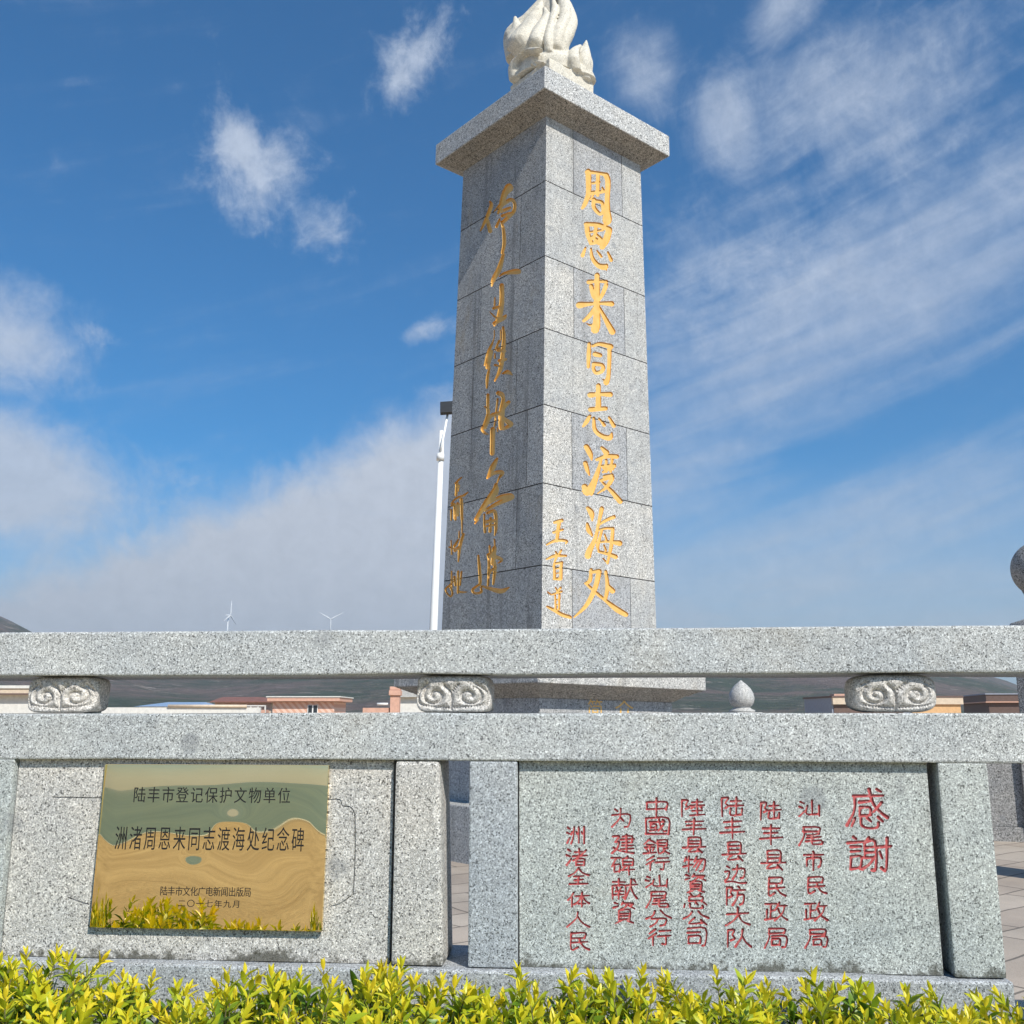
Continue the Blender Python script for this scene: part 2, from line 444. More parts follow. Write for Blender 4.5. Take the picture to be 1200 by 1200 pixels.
# right panel with the donors' inscription
GL = {
'感': '18 18 88 18;22 18 20 55 4 90;32 33 58 33;34 46 34 66;34 46 58 46 58 64;34 66 60 64;56 2 66 38 84 62 99 70;84 34 66 58;72 2 82 8;22 74 14 90;36 72 38 92 58 97 76 94 78 82;52 70 58 80;76 70 88 82',
'謝': '14 2 20 8;2 18 34 16;8 30 30 29;8 42 30 41;8 56 8 92;8 56 32 55 31 90;8 90 32 89;50 4 44 14;40 16 40 62;40 16 64 15 64 88 56 94;42 30 62 29;42 44 62 43;34 60 64 58;60 60 50 76 34 90;70 30 99 27;88 4 88 92 78 88;72 44 78 60',
'汕': '8 12 22 22;2 40 18 46;4 92 14 78 26 66;60 4 60 80;38 34 36 82 92 80;92 34 92 90',
'尾': '22 6 84 6 84 28;22 28 84 27;22 6 22 50 4 98;84 40 58 46 38 48;34 62 88 56;30 78 92 72;58 44 58 88 68 94 96 92 97 80',
'市': '48 2 54 14;4 22 98 20;20 38 20 78;20 38 82 37 82 74 74 80;50 20 50 99',
'民': '14 6 78 6 78 34;14 34 78 33;14 6 14 92 44 80;14 58 92 54;52 34 60 62 76 84 99 94',
'政': '4 10 50 9;28 10 28 84;28 44 48 43;10 40 10 86;2 92 54 84;66 2 52 38;60 22 98 20;86 22 76 56 46 98;58 38 72 72 99 96',
'局': '22 6 86 6 86 28;22 28 86 27;22 6 22 50 4 98;36 44 94 43 92 90 78 96;36 58 36 86;36 58 68 57 68 84;36 84 68 83',
'陆': '8 8 8 98;8 8 34 8 24 34 36 48 22 58;46 24 92 22;70 4 70 90;42 48 99 45;46 62 46 92 94 88;94 60 94 92',
'陸': '8 8 8 98;8 8 32 8 24 34 34 48 22 58;48 20 90 18;70 4 70 92;42 38 98 36;56 44 46 56;82 42 90 54;50 68 90 66;40 92 99 88',
'丰': '14 20 88 17;20 44 80 41;2 68 99 63;50 2 50 99',
'县': '26 4 26 60;26 4 76 4 76 60;28 24 74 23;28 42 74 41;2 64 99 60;44 64 24 90 74 84;66 74 84 96',
'边': '10 8 22 18;4 36 22 34 16 66 2 82;6 88 34 86 70 94 99 92;38 26 90 23 86 62 72 70;60 4 56 40 36 74',
'防': '8 8 8 98;8 8 34 8 24 34 36 50 20 60;64 2 70 12;42 24 98 21;62 24 58 60 38 97;58 48 90 46 88 84 74 94',
'大': '6 36 94 32;50 2 48 44 28 78 2 96;52 44 70 76 99 94',
'队': '8 8 8 98;8 8 34 8 24 36 36 54 20 64;66 6 62 46 38 96;66 44 78 74 99 96',
'物': '16 8 6 34;12 24 44 22;28 2 28 98;2 64 44 52;62 4 50 36;56 24 96 22 90 84 76 94;70 24 50 68;84 26 58 86',
'資': '8 6 22 12;4 30 24 22;46 2 36 18;44 10 90 9 80 20;64 14 56 26 38 36;66 18 96 36;28 42 28 84;28 42 74 42 74 84;30 56 72 55;30 69 72 68;28 82 74 81;38 86 14 99;64 86 92 99',
'总': '28 2 38 16;72 2 60 16;24 22 24 50;24 22 78 22 76 50;24 48 78 47;8 68 4 90;26 64 30 90 56 96 80 92 80 80;50 60 60 72;84 58 98 76',
'公': '38 6 26 34 2 54;60 4 74 32 99 50;46 50 24 90 76 82;68 66 90 96',
'司': '8 8 92 8 92 88 76 96;8 28 66 27;12 48 12 86;12 48 66 47 66 84;12 84 66 83',
'中': '8 24 8 62;8 24 92 23 90 62;8 60 92 59;50 2 50 99',
'國': '4 4 4 97;4 4 96 4 96 97;4 96 96 95;22 26 82 24;24 40 24 60;24 40 46 40 46 60;24 60 48 59;18 78 52 72;58 12 66 56 80 82 88 74;78 40 56 80;72 12 80 18',
'銀': '26 2 4 36;26 6 48 30;14 40 42 39;6 56 46 55;26 38 26 90;12 66 18 80;42 64 36 78;2 94 50 86;58 8 58 94 78 82;58 8 92 8 92 46;60 27 90 26;58 46 92 45;76 48 86 80 99 94;96 58 78 68',
'行': '34 2 6 30;38 28 4 60;22 48 22 99;50 16 96 13;44 44 99 40;76 42 76 92 62 88',
'分': '36 6 26 34 2 52;58 4 74 30 99 48;24 54 78 52 74 88 58 94;46 54 40 78 18 98',
'为': '20 6 34 18;6 36 92 32 86 86 66 96;48 2 44 52 4 96;48 50 62 64',
'建': '4 14 34 12 14 40 34 40 24 68 2 94;8 66 40 86 99 94;48 14 90 12 90 42;42 28 99 25;48 44 92 42;46 60 94 57;40 76 99 72;68 2 68 84',
'碑': '2 10 42 9;24 10 4 56;14 46 14 86;14 46 38 46 38 84;14 84 38 83;70 2 62 12;50 14 50 50;50 14 92 14 92 50;52 32 90 31;50 50 92 49;66 50 46 72;42 74 99 70;76 56 76 99',
'献': '6 18 54 16;30 2 30 36;6 36 6 98;6 36 54 35 54 88 46 92;20 44 24 54;40 44 34 54;16 62 46 61;12 78 48 77;30 62 30 98;58 34 98 30;76 4 74 44 54 96;76 42 84 74 99 94;86 8 94 20',
'洲': '6 8 18 18;2 36 16 44;2 94 18 62;38 4 36 60 24 97;28 32 24 48;62 6 62 92;50 34 54 46;90 2 90 97;76 32 80 46',
'渚': '8 8 20 18;2 38 16 46;2 94 22 60;38 22 84 20;60 2 60 40;30 44 99 40;92 10 60 46 28 68;46 60 46 96;46 60 84 59 84 95;48 76 82 75;46 94 84 93',
'全': '50 2 32 28 2 48;50 4 70 28 99 44;26 50 76 48;30 70 72 68;6 95 96 91;50 50 50 92',
'体': '28 4 18 32 2 52;20 34 20 98;36 28 99 24;66 4 66 97;64 30 50 62 30 80;68 30 80 60 99 76;50 78 82 76',
'人': '48 4 40 44 4 94;46 34 64 70 98 94',
}
COLS = [('感謝', [(991, 924, 1041, 972), (993, 980, 1045, 1022)], 4.7),
 ('汕尾市民政局', [(936, 937, 962, 958), (935, 968, 965, 991), (941, 997, 966, 1020), (944, 1027, 969, 1048), (942, 1057, 970, 1079), (943, 1088, 971, 1111)], 3.4),
 ('陆丰县民政局', [(890, 939, 915, 961), (890, 966, 917, 990), (892, 996, 921, 1020), (898, 1027, 921, 1051), (896, 1057, 923, 1079), (895, 1087, 923, 1111)], 3.4),
 ('陆丰县边防大队', [(844, 933, 871, 957), (844, 958, 873, 984), (846, 986, 875, 1010), (849, 1013, 875, 1036), (850, 1038, 874, 1061), (850, 1063, 879, 1085), (851, 1088, 880, 1110)], 3.4),
 ('陸丰县物資总公司', [(797, 936, 826, 957), (799, 959, 828, 978), (800, 981, 827, 1000), (800, 1003, 827, 1022), (802, 1024, 828, 1046), (801, 1047, 829, 1065), (800, 1067, 831, 1084), (804, 1086, 829, 1109)], 3.3),
 ('中國銀行汕尾分行', [(756, 935, 783, 957), (756, 958, 784, 978), (754, 983, 784, 1001), (756, 1003, 785, 1020), (756, 1025, 784, 1041), (757, 1044, 784, 1064), (757, 1066, 787, 1086), (759, 1088, 787, 1108)], 3.2),
 ('为建碑献資', [(716, 947, 740, 970), (717, 977, 743, 1001), (716, 1003, 744, 1025), (716, 1029, 747, 1054), (718, 1056, 745, 1082)], 3.2),
 ('洲渚全体人民', [(664, 968, 687, 989), (664, 994, 689, 1015), (666, 1017, 690, 1037), (665, 1045, 691, 1063), (664, 1068, 692, 1087), (666, 1092, 691, 1114)], 3.2)]
def glyph_strokes(ch, box, w, jit=.010):
    x0, y0, x1, y1 = box; out = []
    for st_ in GL[ch].split(';'):
        a = [float(q) for q in st_.split()]
        pts = [(x0 + (x1 - x0) * (a[i] / 100 + rng.normal(0, jit)), y0 + (y1 - y0) * (a[i + 1] / 100 + rng.normal(0, jit))) for i in range(0, len(a), 2)]
        k = rng.uniform(.9, 1.1) * w
        out += stroke_polys(pts, [k * 1.12, k * .82, k * 1.18], 3 if len(pts) > 2 else 4)
    return out
red = []
for txt, boxes, w in COLS:
    for ch, bx in zip(txt, boxes):
        for p in glyph_strokes(ch, bx, w * .80): red.append([wloc(x, y, REC) for x, y in p])
pu0, pu1 = U['e'] + .004, U['f'] - .022
zb, zt = ZP0 - .001, ZL0 - .001
carve([(pu0, zb), (pu1, zb), (pu1, zt), (pu0, zt)], red, [], lambda u, v, d_: (u, REC + d_, wz(v)), .0045, .004,
      [M['panel']], M['red'], ('inscription_panel', 'inscription'), wall)
def split_off(o, test, name):
    me = o.data; keep, mv = [], []
    for p in me.polygons: (mv if test(p.center) else keep).append([tuple(me.vertices[i].co) for i in p.vertices])
    def rebuild(ps):
        idx = {}; V = []; F = []
        for p in ps:
            f = []
            for c in p:
                if c not in idx: idx[c] = len(V); V.append(c)
                f.append(idx[c])
            F.append(f)
        return V, F
    V, F = rebuild(mv); mesh(name, V, F, me.materials[0], o.parent)
    V, F = rebuild(keep); m2 = bpy.data.meshes.new(me.name); m2.from_pydata(V, [], F); m2.materials.append(me.materials[0]); o.data = m2
_ins = [o for o in bpy.data.objects if o.name.startswith('inscription') and not o.name.startswith('inscription_panel')][0]
for _px in (982, 930, 884, 836, 791, 748, 702):
    _h = wloc(_px, 1020, REC)[0]
    split_off(_ins, lambda c: c.x > _h, 'inscription')
for o in wall.children:
    if o.name.startswith('inscription_panel'):
        o['label'] = 'grey granite panel carved with eight columns of red characters'
        bk = MB(); bk.box(pu0, pu1, REC + .008, .17, wz(zb), wz(zt)); bk.build('panel_core', M['panel'], wall)
# left panel with an engraved frame line, mostly hidden by the brass plaque
lu0, lu1 = U['a'] + .003, U['b'] - .010
lines = []
for pts in ([(62, 934), (80, 934.5), (125, 935)], [(382, 937), (398, 937), (401, 944), (411, 946), (415, 953), (416, 962), (416, 1000), (414, 1048)], [(80, 1052), (104, 1060)], [(388, 1062), (400, 1058), (414, 1048)]):
    for p in stroke_polys(pts, [1.6, 1.6], 3): lines.append([wloc(x, y, REC) for x, y in p])
carve([(lu0, zb), (lu1, zb), (lu1, zt), (lu0, zt)], [], lines, lambda u, v, d_: (u, REC + d_, wz(v)), .006, .006,
      [M['post_warm']], M['red'], ('plaque_panel', 'groove'), wall)
bk = MB(); bk.box(lu0, lu1, REC + .010, .17, wz(zb), wz(zt)); bk.build('panel_core', M['post_warm'], wall)
for u0, u1, mm in ((-2.94, U['a'] - .165, M['post_warm']), (2.36, 3.6, M['panel'])):
    MB().box(u0 + .003, u1, REC, .17, wz(zb), wz(zt)).build('panel', mm, wall)

# carved scroll blocks between the rails
def scroll_block(px0, px1, mat, expo=5.0, y0=.035, sd=1, dep=.12, ve=9.0):
    zc0, zc1 = ZL1 + .0005, ZT0 - .0005
    u0, u1 = wloc(px0, 820, y0 + .03)[0], wloc(px1, 820, y0 + .03)[0]
    cx, cz = (u0 + u1) / 2, (zc0 + zc1) / 2; hx, hz, hy = (u1 - u0) / 2, (zc1 - zc0) / 2, dep / 2
    r = np.random.default_rng(sd); cy = y0 + hy
    curves = []
    for s_ in (-1, 1):
        c = np.array([s_ * hx * .47, -hz * .10]); t = np.linspace(0, 1, 50)
        a = (t * 1.25 * 2 * math.pi - .6 + r.uniform(-.2, .2)); rr = hz * (.10 + .46 * t)
        curves.append(np.stack([c[0] + s_ * rr * 1.25 * np.cos(a), c[1] + rr * np.sin(a)], 1))
    curves.append(np.array([[-hx * .16, hz * .42], [-hx * .02, hz * .12], [0, -hz * .3], [0, -hz * .8]]))
    curves.append(np.array([[hx * .22, hz * .45], [hx * .06, hz * .16]]))
    for s_ in (-1, 1):
        curves.append(np.array([[s_ * hx * .08, -hz * .72], [s_ * hx * .5, -hz * .66], [s_ * hx * .88, -hz * .5], [s_ * hx * .92, hz * .1], [s_ * hx * .7, hz * .5]]))
    seg = []
    for c in curves:
        c = np.array(catmull(c, 6)) if len(c) < 20 else c
        seg.append(c)
    allp = np.concatenate(seg)
    nu, nv = 220, 90; vs = []
    q1 = np.linspace(-1, 1, 110, endpoint=False); q2 = np.linspace(-1, 1, 36, endpoint=False)       # walk round a square ...
    sx = np.concatenate([q1, np.ones(36), -q1, -np.ones(36)]); sy = np.concatenate([-np.ones(110), q2, np.ones(110), -q2])
    nu = len(sx); r_ = (np.abs(sx) ** expo + np.abs(sy) ** expo) ** (-1 / expo); ca, sa = sx * r_, sy * r_   # ... pulled to a superellipse
    bz = np.concatenate([np.full(8, -1.0), np.linspace(-1, 1, 74), np.full(8, 1.0)]); bx = np.concatenate([np.linspace(.6, .99, 8), np.ones(74), np.linspace(.99, .6, 8)])
    rb_ = (bx ** ve + np.abs(bz) ** ve) ** (-1 / ve); B = list(zip(bx * rb_, bz * rb_)); nv = len(B)
    lump = r.normal(0, 1, (6, 4))
    for cb, sb in B:
        x = hx * ca * cb; y = hy * sa * cb; z = np.full(nu, hz * sb)
        front = np.clip((-sa - .80) / .15, 0, 1) * np.clip((1 - abs(sb)) / .12, 0, 1)
        dd = np.min(np.hypot(x[:, None] - allp[None, :, 0], z[:, None] - allp[None, :, 1]), axis=1)
        y = y + front * (.008 * np.exp(-(dd / .0040) ** 2) - .005 * np.clip((dd - .004) / .012, 0, 1) * (1 if True else 0))
        wob = sum(.0016 * np.sin(l[0] * 30 * x + l[1] * 30 * z + l[2] * 20 * y + l[3] * 3) for l in lump)
        vs += list(zip(cx + x + wob, cy + y + wob, wz(cz) + z))
    fs = [(i * nu + k, i * nu + (k + 1) % nu, (i + 1) * nu + (k + 1) % nu, (i + 1) * nu + k) for i in range(nv - 1) for k in range(nu)]
    fs += [tuple(reversed(range(nu))), tuple((nv - 1) * nu + k for k in range(nu))]
    o = mesh('scroll_block', vs, fs, mat, wall, sm=True)
    return o
scroll_block(35, 117.5, M['scroll'], 8.0, .034, 1, .11, 6.0)
scroll_block(488.5, 575.5, M['scroll'], 9.0, .034, 2, .12, 6.5)
o = scroll_block(997.5, 1098, M['scroll'], 4.2, .028, 3, .14, 4.2); o['label'] = 'rounder scroll block of coarse pinkish stone'
scroll_block(1420, 1520, M['scroll'], 6.0, .036, 4); scroll_block(-420, -330, M['scroll'], 6.0, .036, 5)

# ------------------------------------------------------------------ brass plaque on the left panel
A_, B_, C_, D_ = [wloc(*p, 0.012) for p in ((122, 896), (383.5, 897.5), (377, 1090), (106.5, 1086))]
PTILT = R_(1.6)
pcx = (A_[0] + B_[0] + C_[0] + D_[0]) / 4; pcz = (A_[1] + B_[1] + C_[1] + D_[1]) / 4
pw = (B_[0] - A_[0] + C_[0] - D_[0]) / 2; ph = (A_[1] - D_[1] + B_[1] - C_[1]) / 2
plaque = empty('brass_plaque', (0, 0, 0), 0, label='polished brass plaque with black Chinese lettering fixed to the left granite panel', cat='plaque')
pm = Matrix.Translation(W0) @ Matrix.Rotation(YAW, 4, 'Z') @ Matrix.Translation((pcx, REC - .016, pcz)) @ Matrix.Rotation(-PTILT, 4, 'X')
plaque.matrix_world = pm
def pshape(u, v):      # u, v in -1..1 ; slightly buckled sheet, edges rolled back
    w = .0019 * math.sin(2.6 * u + .7) * math.cos(1.5 * v + .3) + .0007 * math.sin(4.2 * u - 1.2 + 1.4 * v) + .00006 * math.sin(9 * u + 2 * v) * math.cos(7 * v - u)
    w += -.0011 * math.exp(-(((u - .18) / .10) ** 2 + ((v - .30) / .13) ** 2)) + .0009 * math.exp(-(((u + .14) / .07) ** 2 + ((v + .12) / .08) ** 2))
    e = max(abs(u) - .86, 0) / .14; w += .0035 * e * e * (1 if u < 0 else 1)
    t = max(v - .72, 0) / .28; w += .0022 * t * t
    return w
nu, nv = 120, 90; vs = []; fs = []
for j in range(nv + 1):
    for i in range(nu + 1):
        u, v = -1 + 2 * i / nu, -1 + 2 * j / nv
        vs.append((u * pw / 2, pshape(u, v), v * ph / 2))
for j in range(nv):
    for i in range(nu):
        q = j * (nu + 1) + i; fs.append((q, q + 1, q + nu + 2, q + nu + 1))
mesh('plate', vs, fs, M['brass'], plaque, sm=True)
rim = MB(); t_ = .013; hw, hh = pw / 2, ph / 2
rim.box(-hw - .002, -hw, .001, t_, -hh, hh); rim.box(hw, hw + .002, .001, t_, -hh, hh)
rim.box(-hw - .002, hw + .002, .001, t_, -hh - .002, -hh); rim.box(-hw - .002, hw + .002, .006, t_, hh, hh + .002); rim.box(-hw, hw, t_ - .004, t_, -hh, hh)
rim.build('rim', M['brass'], plaque)
def pix_to_plaque(px, py):
    n = (pm.to_3x3() @ Vector((0, 1, 0))); p = pm.inverted() @ hit(px, py, pm.translation, n)
    return p.x, p.z
def set_line(txt, x0, y0, x1, y1, name='lettering', skew=0.0, fill=.86, bold=0.0):
    """one line of characters between two pixel corners of the plaque, as thin enamel shapes"""
    V = []; F = []; n = len(txt)
    (ax, az_), (bx, bz) = pix_to_plaque(x0, y0), pix_to_plaque(x1, y1)
    cw = (bx - ax) / n
    for i, ch in enumerate(txt):
        if ch == ' ': continue
        gv, gf = glyphs(ch)
        xs = [q[0] for q in gv]; ys = [q[1] for q in gv]
        for (gx, gy) in gv:
            fx = (gx - .06) / .88; fy = (gy + .08) / .92
            x = ax + cw * (i + .5 + (fx - .5) * fill); z = bz + (az_ - bz) * fy
            y = pshape(x / (pw / 2), z / (ph / 2)) - .0007
            V.append((x, y, z))
        b_ = len(V) - len(gv)
        F += [tuple(b_ + k for k in f) for f in gf]
    return mesh(name, V, F, M['ink'], plaque)
set_line('陆丰市登记保护文物单位', 156, 922, 341, 941.5, fill=.80)
set_line('洲渚周恩来同志渡海处纪念碑', 135, 968, 357, 998, fill=.78)
set_line('陆丰市文化广电新闻出版局', 188, 1038.5, 294, 1051, fill=.92)
set_line('二〇一七年九月', 208, 1054, 282, 1064, fill=.80)
#PART3
# ------------------------------------------------------------------ memorial column
def rotv(rx, ry): return (Matrix.Rotation(math.hypot(rx, ry), 3, Vector((rx, ry, 0)).normalized()))
MAZ = R_(50.05); MR = rotv(R_(-.38), R_(.82))
er = Vector((math.sin(MAZ), math.cos(MAZ), 0)); el_ = Vector((-math.cos(MAZ), math.sin(MAZ), 0))
basis = MR @ Matrix((er, el_, Vector((0, 0, 1)))).transposed()
MO = Vector((.2277, 8.0, 1.6)); FLOOR = .45; HE = 1.15          # eye level is 1.15 above the paving
mw = Matrix.Translation(MO) @ basis.to_4x4() @ Matrix.Translation((0, 0, -HE))
mon = empty('memorial_column', label='tall grey granite memorial column with gold carved calligraphy and a stone flame on top', cat='monument')
mon.matrix_world = mw
mwi = mw.inverted()
SB, TP = 1.39, .0132                                             # side at eye level, taper per metre per side
def shaft_face(right):
    """plane of a shaft face: returns pixel->(a, h) and (a, h, d)->local point"""
    l = math.hypot(1, TP)
    if right: P0, n = Vector((0, 0, HE)), Vector((0, 1, -TP)).normalized()
    else: P0, n = Vector((0, 0, HE)), Vector((1, 0, -TP)).normalized()
    n3 = mw.to_3x3() @ n; P3 = mw @ P0
    def pix(px, py):
        p = mwi @ hit(px, py, P3, n3); return ((p.x if right else p.y), p.z)
    def to3d(a, h, d_):
        k = TP * (h - HE) + d_
        return (a, k, h) if right else (k, a, h)
    return pix, to3d
HB, HT = 1.15 - .20, 1.15 + 5.352                                # visible shaft bottom (hidden by the cornice) and top
pixR, toR = shaft_face(True); pixL, toL = shaft_face(False)
def crop(ox, oy, s):
    return lambda txt: [[(ox + float(a) / s, oy + float(b_) / s) for a, b_ in (q.split(',') for q in p.split('|')[0].split())] + [[float(w) / s for w in p.split('|')[1].split()]] for p in txt.strip().split(';') if p.strip()]
def strokes(items, pix, grow=1.0):
    out = []
    for it in items:
        pts, w = it[:-1], [q * grow for q in it[-1]]
        for p in stroke_polys(pts, w, 4): out.append([pix(x, y) for x, y in p])
    return out
cA, cB, cC = crop(650, 190, 5.714), crop(650, 390, 5.714), crop(630, 590, 8)
right_txt = cA('''225,62 228,180 222,230 200,285 185,308|32 30 25 16;215,66 290,72 350,86|24 18 24;345,88 357,130 352,250 352,330 352,385 345,405|32 30 28 36 52 30;290,85 288,220|22 20;
255,140 300,134|16 14;243,207 330,196|26 18;264,250 262,300 300,345 325,335|24 22 20;275,260 318,272 325,330|22 20 18;242,248 258,222|14 10;318,170 330,195|10 20;
215,415 222,480 245,540|28 28 26;207,414 290,420 368,450|22 26 30;365,455 345,520 318,568|34 38 30;240,545 320,530|18 22;235,468 322,455|13 13;277,425 270,490 242,520|20 20 14;275,478 312,515|12 20;255,500 300,540|20 30;
207,572 186,625|12 22;243,578 252,640 290,690 335,702 347,690|12 22 28 34 20;284,593 312,632|10 16;356,603 378,655|12 22;330,705 348,722|20 8;
285,755 283,940 281,1080 270,1120|28 34 42 46;228,802 280,796 347,800|26 18 20;245,830 258,890 272,920|26 24 16;345,822 322,880 295,925|24 22 16;165,957 220,950 300,944 382,948|38 24 18 30;275,962 240,1020 195,1062|16 24 18;295,962 340,1050 386,1135|12 26 36;280,1092 240,1092 214,1080|30 15 5''') \
 + cB('''232,72 228,150 225,228|20 24 18;255,88 300,74 376,92|16 22 30;368,92 365,220 358,300 345,332|24 22 24 32;346,330 324,312|16 8;270,142 305,150|28 24;262,207 320,217 318,255 278,267 260,240 262,207|22 22 22 22 20 20;
238,416 300,410 372,412|32 22 30;293,352 293,505|26 32;240,513 342,506|28 24;236,556 214,595 190,626|18 24 12;262,570 270,650 320,692 370,702 384,668|16 24 26 30 8;297,572 332,618|10 20;364,565 396,622|14 24;
212,762 238,810 248,850|30 30 10;205,872 218,915 232,952|26 24 10;200,1030 220,1065 255,1000 300,880|34 44 22 10;315,768 346,802|18 34;283,848 350,826 416,828|20 24 26;312,842 285,960 245,1075|16 20 26;318,892 402,886|16 20;345,852 345,930|16 14;385,850 375,930|18 14;325,932 405,896|16 12;330,905 390,912|20 16;
310,988 386,966 350,1030 288,1075|18 24 20 8;318,1000 380,1060 438,1128|12 24 30;330,960 385,950|16 16''') \
 + cC('''470,42 505,90 512,160|30 46 14;466,188 480,250 512,300|22 40 16;472,490 486,440 540,330 570,200 602,45|52 46 30 24 34;560,205 650,152 716,125|18 26 30;570,250 640,232 702,234|20 20 24;602,250 565,400 575,445|20 24 16;706,235 690,400 655,560|28 28 18;572,450 660,472 732,500|20 28 36;530,365 660,356 768,372|22 20 46;628,288 646,342|14 20;622,390 640,440|14 18;658,560 612,515|16 10;580,330 560,400|26 26;
502,618 492,720 452,748|24 30 26;500,642 580,632|26 34;577,640 540,790 460,950 342,1066|40 38 32 12;452,748 540,830 640,910 740,990 826,1040|22 26 28 44 40;640,635 655,780 636,900|24 32 26;658,760 702,818|20 44;
160,176 226,158|26 30;150,270 234,244|22 20;202,175 180,350|30 26;85,386 170,346 270,350 265,376|14 26 20 12;
168,452 186,482|14 20;222,438 200,476|18 14;85,522 160,490 266,490|14 26 18;182,490 160,545|20 16;155,565 160,705|20 24;155,565 228,552|18 22;222,560 218,705|24 26;165,612 215,606|12 12;165,655 215,650|12 12;155,705 215,708|22 24;
168,788 184,818|12 18;216,788 195,818|18 14;135,852 224,824|16 18;165,860 170,1000|14 18;205,850 200,990|18 16;170,905 200,898|12 12;170,950 200,944|12 12;165,998 205,990|14 14;93,828 122,852|10 14;90,966 160,1002 230,1042 306,1066|18 28 30 28''')
dD, dE, dF, dG = crop(510, 190, 8), crop(510, 330, 8), crop(510, 460, 8), crop(510, 590, 8)
left_txt = dD('''516,372 526,410 480,530 424,645|18 30 30 12;488,540 516,645|28 36;692,240 650,300 620,400 590,480|72 50 40 18;600,400 545,472|14 8;612,420 700,352 745,385 738,460 680,520 640,560|24 30 26 30 32 32;625,460 700,430|30 24;630,505 700,480|28 24;604,535 576,604|16 26;620,558 642,640 648,760 630,850|18 26 30 26;
640,865 600,1000 545,1100 530,1160|24 44 36 14;600,1072 650,1042 770,1025 788,1040|10 24 46 16''') \
 + dE('''625,36 625,180 600,330 555,410|38 40 46 18;560,150 558,222|10 16;548,250 620,230 642,196|26 24 14;513,285 560,330 600,352|8 16 12;552,392 640,342 662,318|30 36 20;
636,428 645,520 632,700 608,830 558,930|20 30 38 34 14;616,455 616,545|14 14;555,455 550,540 500,660 463,785|8 10 28 14;522,660 490,805|40 34;560,676 560,716|12 16;578,608 602,622|10 14;590,642 652,650|30 26;600,742 662,730|28 24;560,782 602,792|20 16;512,800 490,900 485,996|14 26 16;630,862 680,848 720,872|12 36 14;560,640 600,560|10 24''') \
 + dF('''495,20 494,185|24 24;464,130 500,172 470,300 440,345 470,382 496,392|12 24 40 26 22 10;470,335 520,222 600,192 642,150|18 30 30 20;590,5 625,18 640,52|36 38 30;586,60 570,200 555,315|16 16 12;640,62 622,200 620,330|30 52 44;690,90 650,130 600,232|30 34 20;640,242 690,282 712,302 640,342|30 42 34 24;585,330 586,362|10 14;540,345 535,570|42 40;
580,620 540,700 488,802|22 46 18;500,792 560,752 630,752 600,800 580,850|18 30 34 18 12;570,862 560,930 480,1030 380,1190|28 60 46 30;500,1042 600,984 700,972 712,988 600,1032 470,1105|14 34 50 38 36 24;
185,852 220,820 250,793|10 16 8;205,850 195,962|28 22;225,870 220,925|14 10;150,1040 200,990 262,968 306,935|10 18 20 10;152,1060 180,1050 180,1180|16 22 18;210,1040 215,1150|24 22;245,1000 252,1190|26 22''') \
 + dG('''400,150 372,188|24 12;460,100 462,200 468,270|14 20 20;490,90 560,78 570,230 558,298|26 30 26 12;520,140 515,262|22 26;482,172 560,160|30 26;480,215 560,200|18 18;
556,335 562,425|12 16;510,398 520,470|16 24;555,420 540,560|38 40;490,478 505,560 495,765|14 22 18;545,500 560,600 545,755|18 30 18;505,482 622,525 590,560|36 26 8;500,652 562,600|24 20;405,488 415,600 422,740 400,770 350,808 372,842 430,832 430,790|16 26 24 20 22 20 22 18;430,772 520,800 620,822 692,788|14 28 40 12;
150,60 150,155|18 14;190,20 190,152|26 20;220,10 218,112|22 16;252,10 252,280|22 10;225,258 225,322|10 14;150,348 156,475|10 14;130,408 192,430|12 18;180,402 216,340|24 16;266,288 232,400 218,545|22 28 12;185,442 232,400|26 18;
155,636 155,792|12 16;180,690 190,765|22 22;215,638 215,835|20 20;246,640 235,765|16 14;180,722 130,772 98,805 120,852 150,870 162,830 130,772|10 14 16 14 16 16 12;208,820 250,832 300,830|12 18 6''')
COURSE = [HE + q for q in (4.694, 3.959, 3.278, 2.582, 1.893, 1.200, .510)]
JR = {  # vertical joints of each course on the right face (fractions of the face), top course first
 0: (.27, .78), 1: (), 2: (.27, .77), 3: (), 4: (.25, .76), 5: (), 6: (.25, .76), 7: ()}
JL = {0: (), 1: (.27,), 2: (.70,), 3: (.28, .76), 4: (.16,), 5: (.25,), 6: (), 7: ()}
def joints(J):
    out = []; w = .0042
    bounds = [HT] + COURSE + [HB]
    for h in COURSE:
        a0, a1 = TP * (h - HE) + .0012, SB - TP * (h - HE) - .0012
        out.append([(a0, h - w), (a1, h - w), (a1, h + w), (a0, h + w)])
    for c, fr in J.items():
        if c + 1 >= len(bounds): continue
        h1, h0 = bounds[c], bounds[c + 1]
        for f in fr:
            a = TP * (h0 - HE) + f * (SB - 2 * TP * (h0 - HE))
            out.append([(a - .0026, h0 + .005), (a + .0026, h0 + .005), (a + .0026, h1 - .005), (a - .0026, h1 - .005)])
    return out
def slabber(J, seed):
    r = np.random.default_rng(seed); tab = {}
    def f(u, v):
        c = sum(1 for h in COURSE if v < h)
        w = (u - TP * (v - HE)) / (SB - 2 * TP * (v - HE)); k = sum(1 for q in J.get(c, ()) if w > q)
        if (c, k) not in tab: tab[(c, k)] = int(r.choice([0, 0, 1, 2]))
        return tab[(c, k)]
    return f, tab
def face_outline():
    k0, k1 = TP * (HB - HE), TP * (HT - HE)
    return [(k0, HB), (SB - k0, HB), (SB - k1, HT), (k1, HT)]
SM = [M['shaft_a'], M['shaft_b'], M['shaft_c'], M['joint']]
fR, tabR = slabber(JR, 3); fL, tabL = slabber(JL, 5)
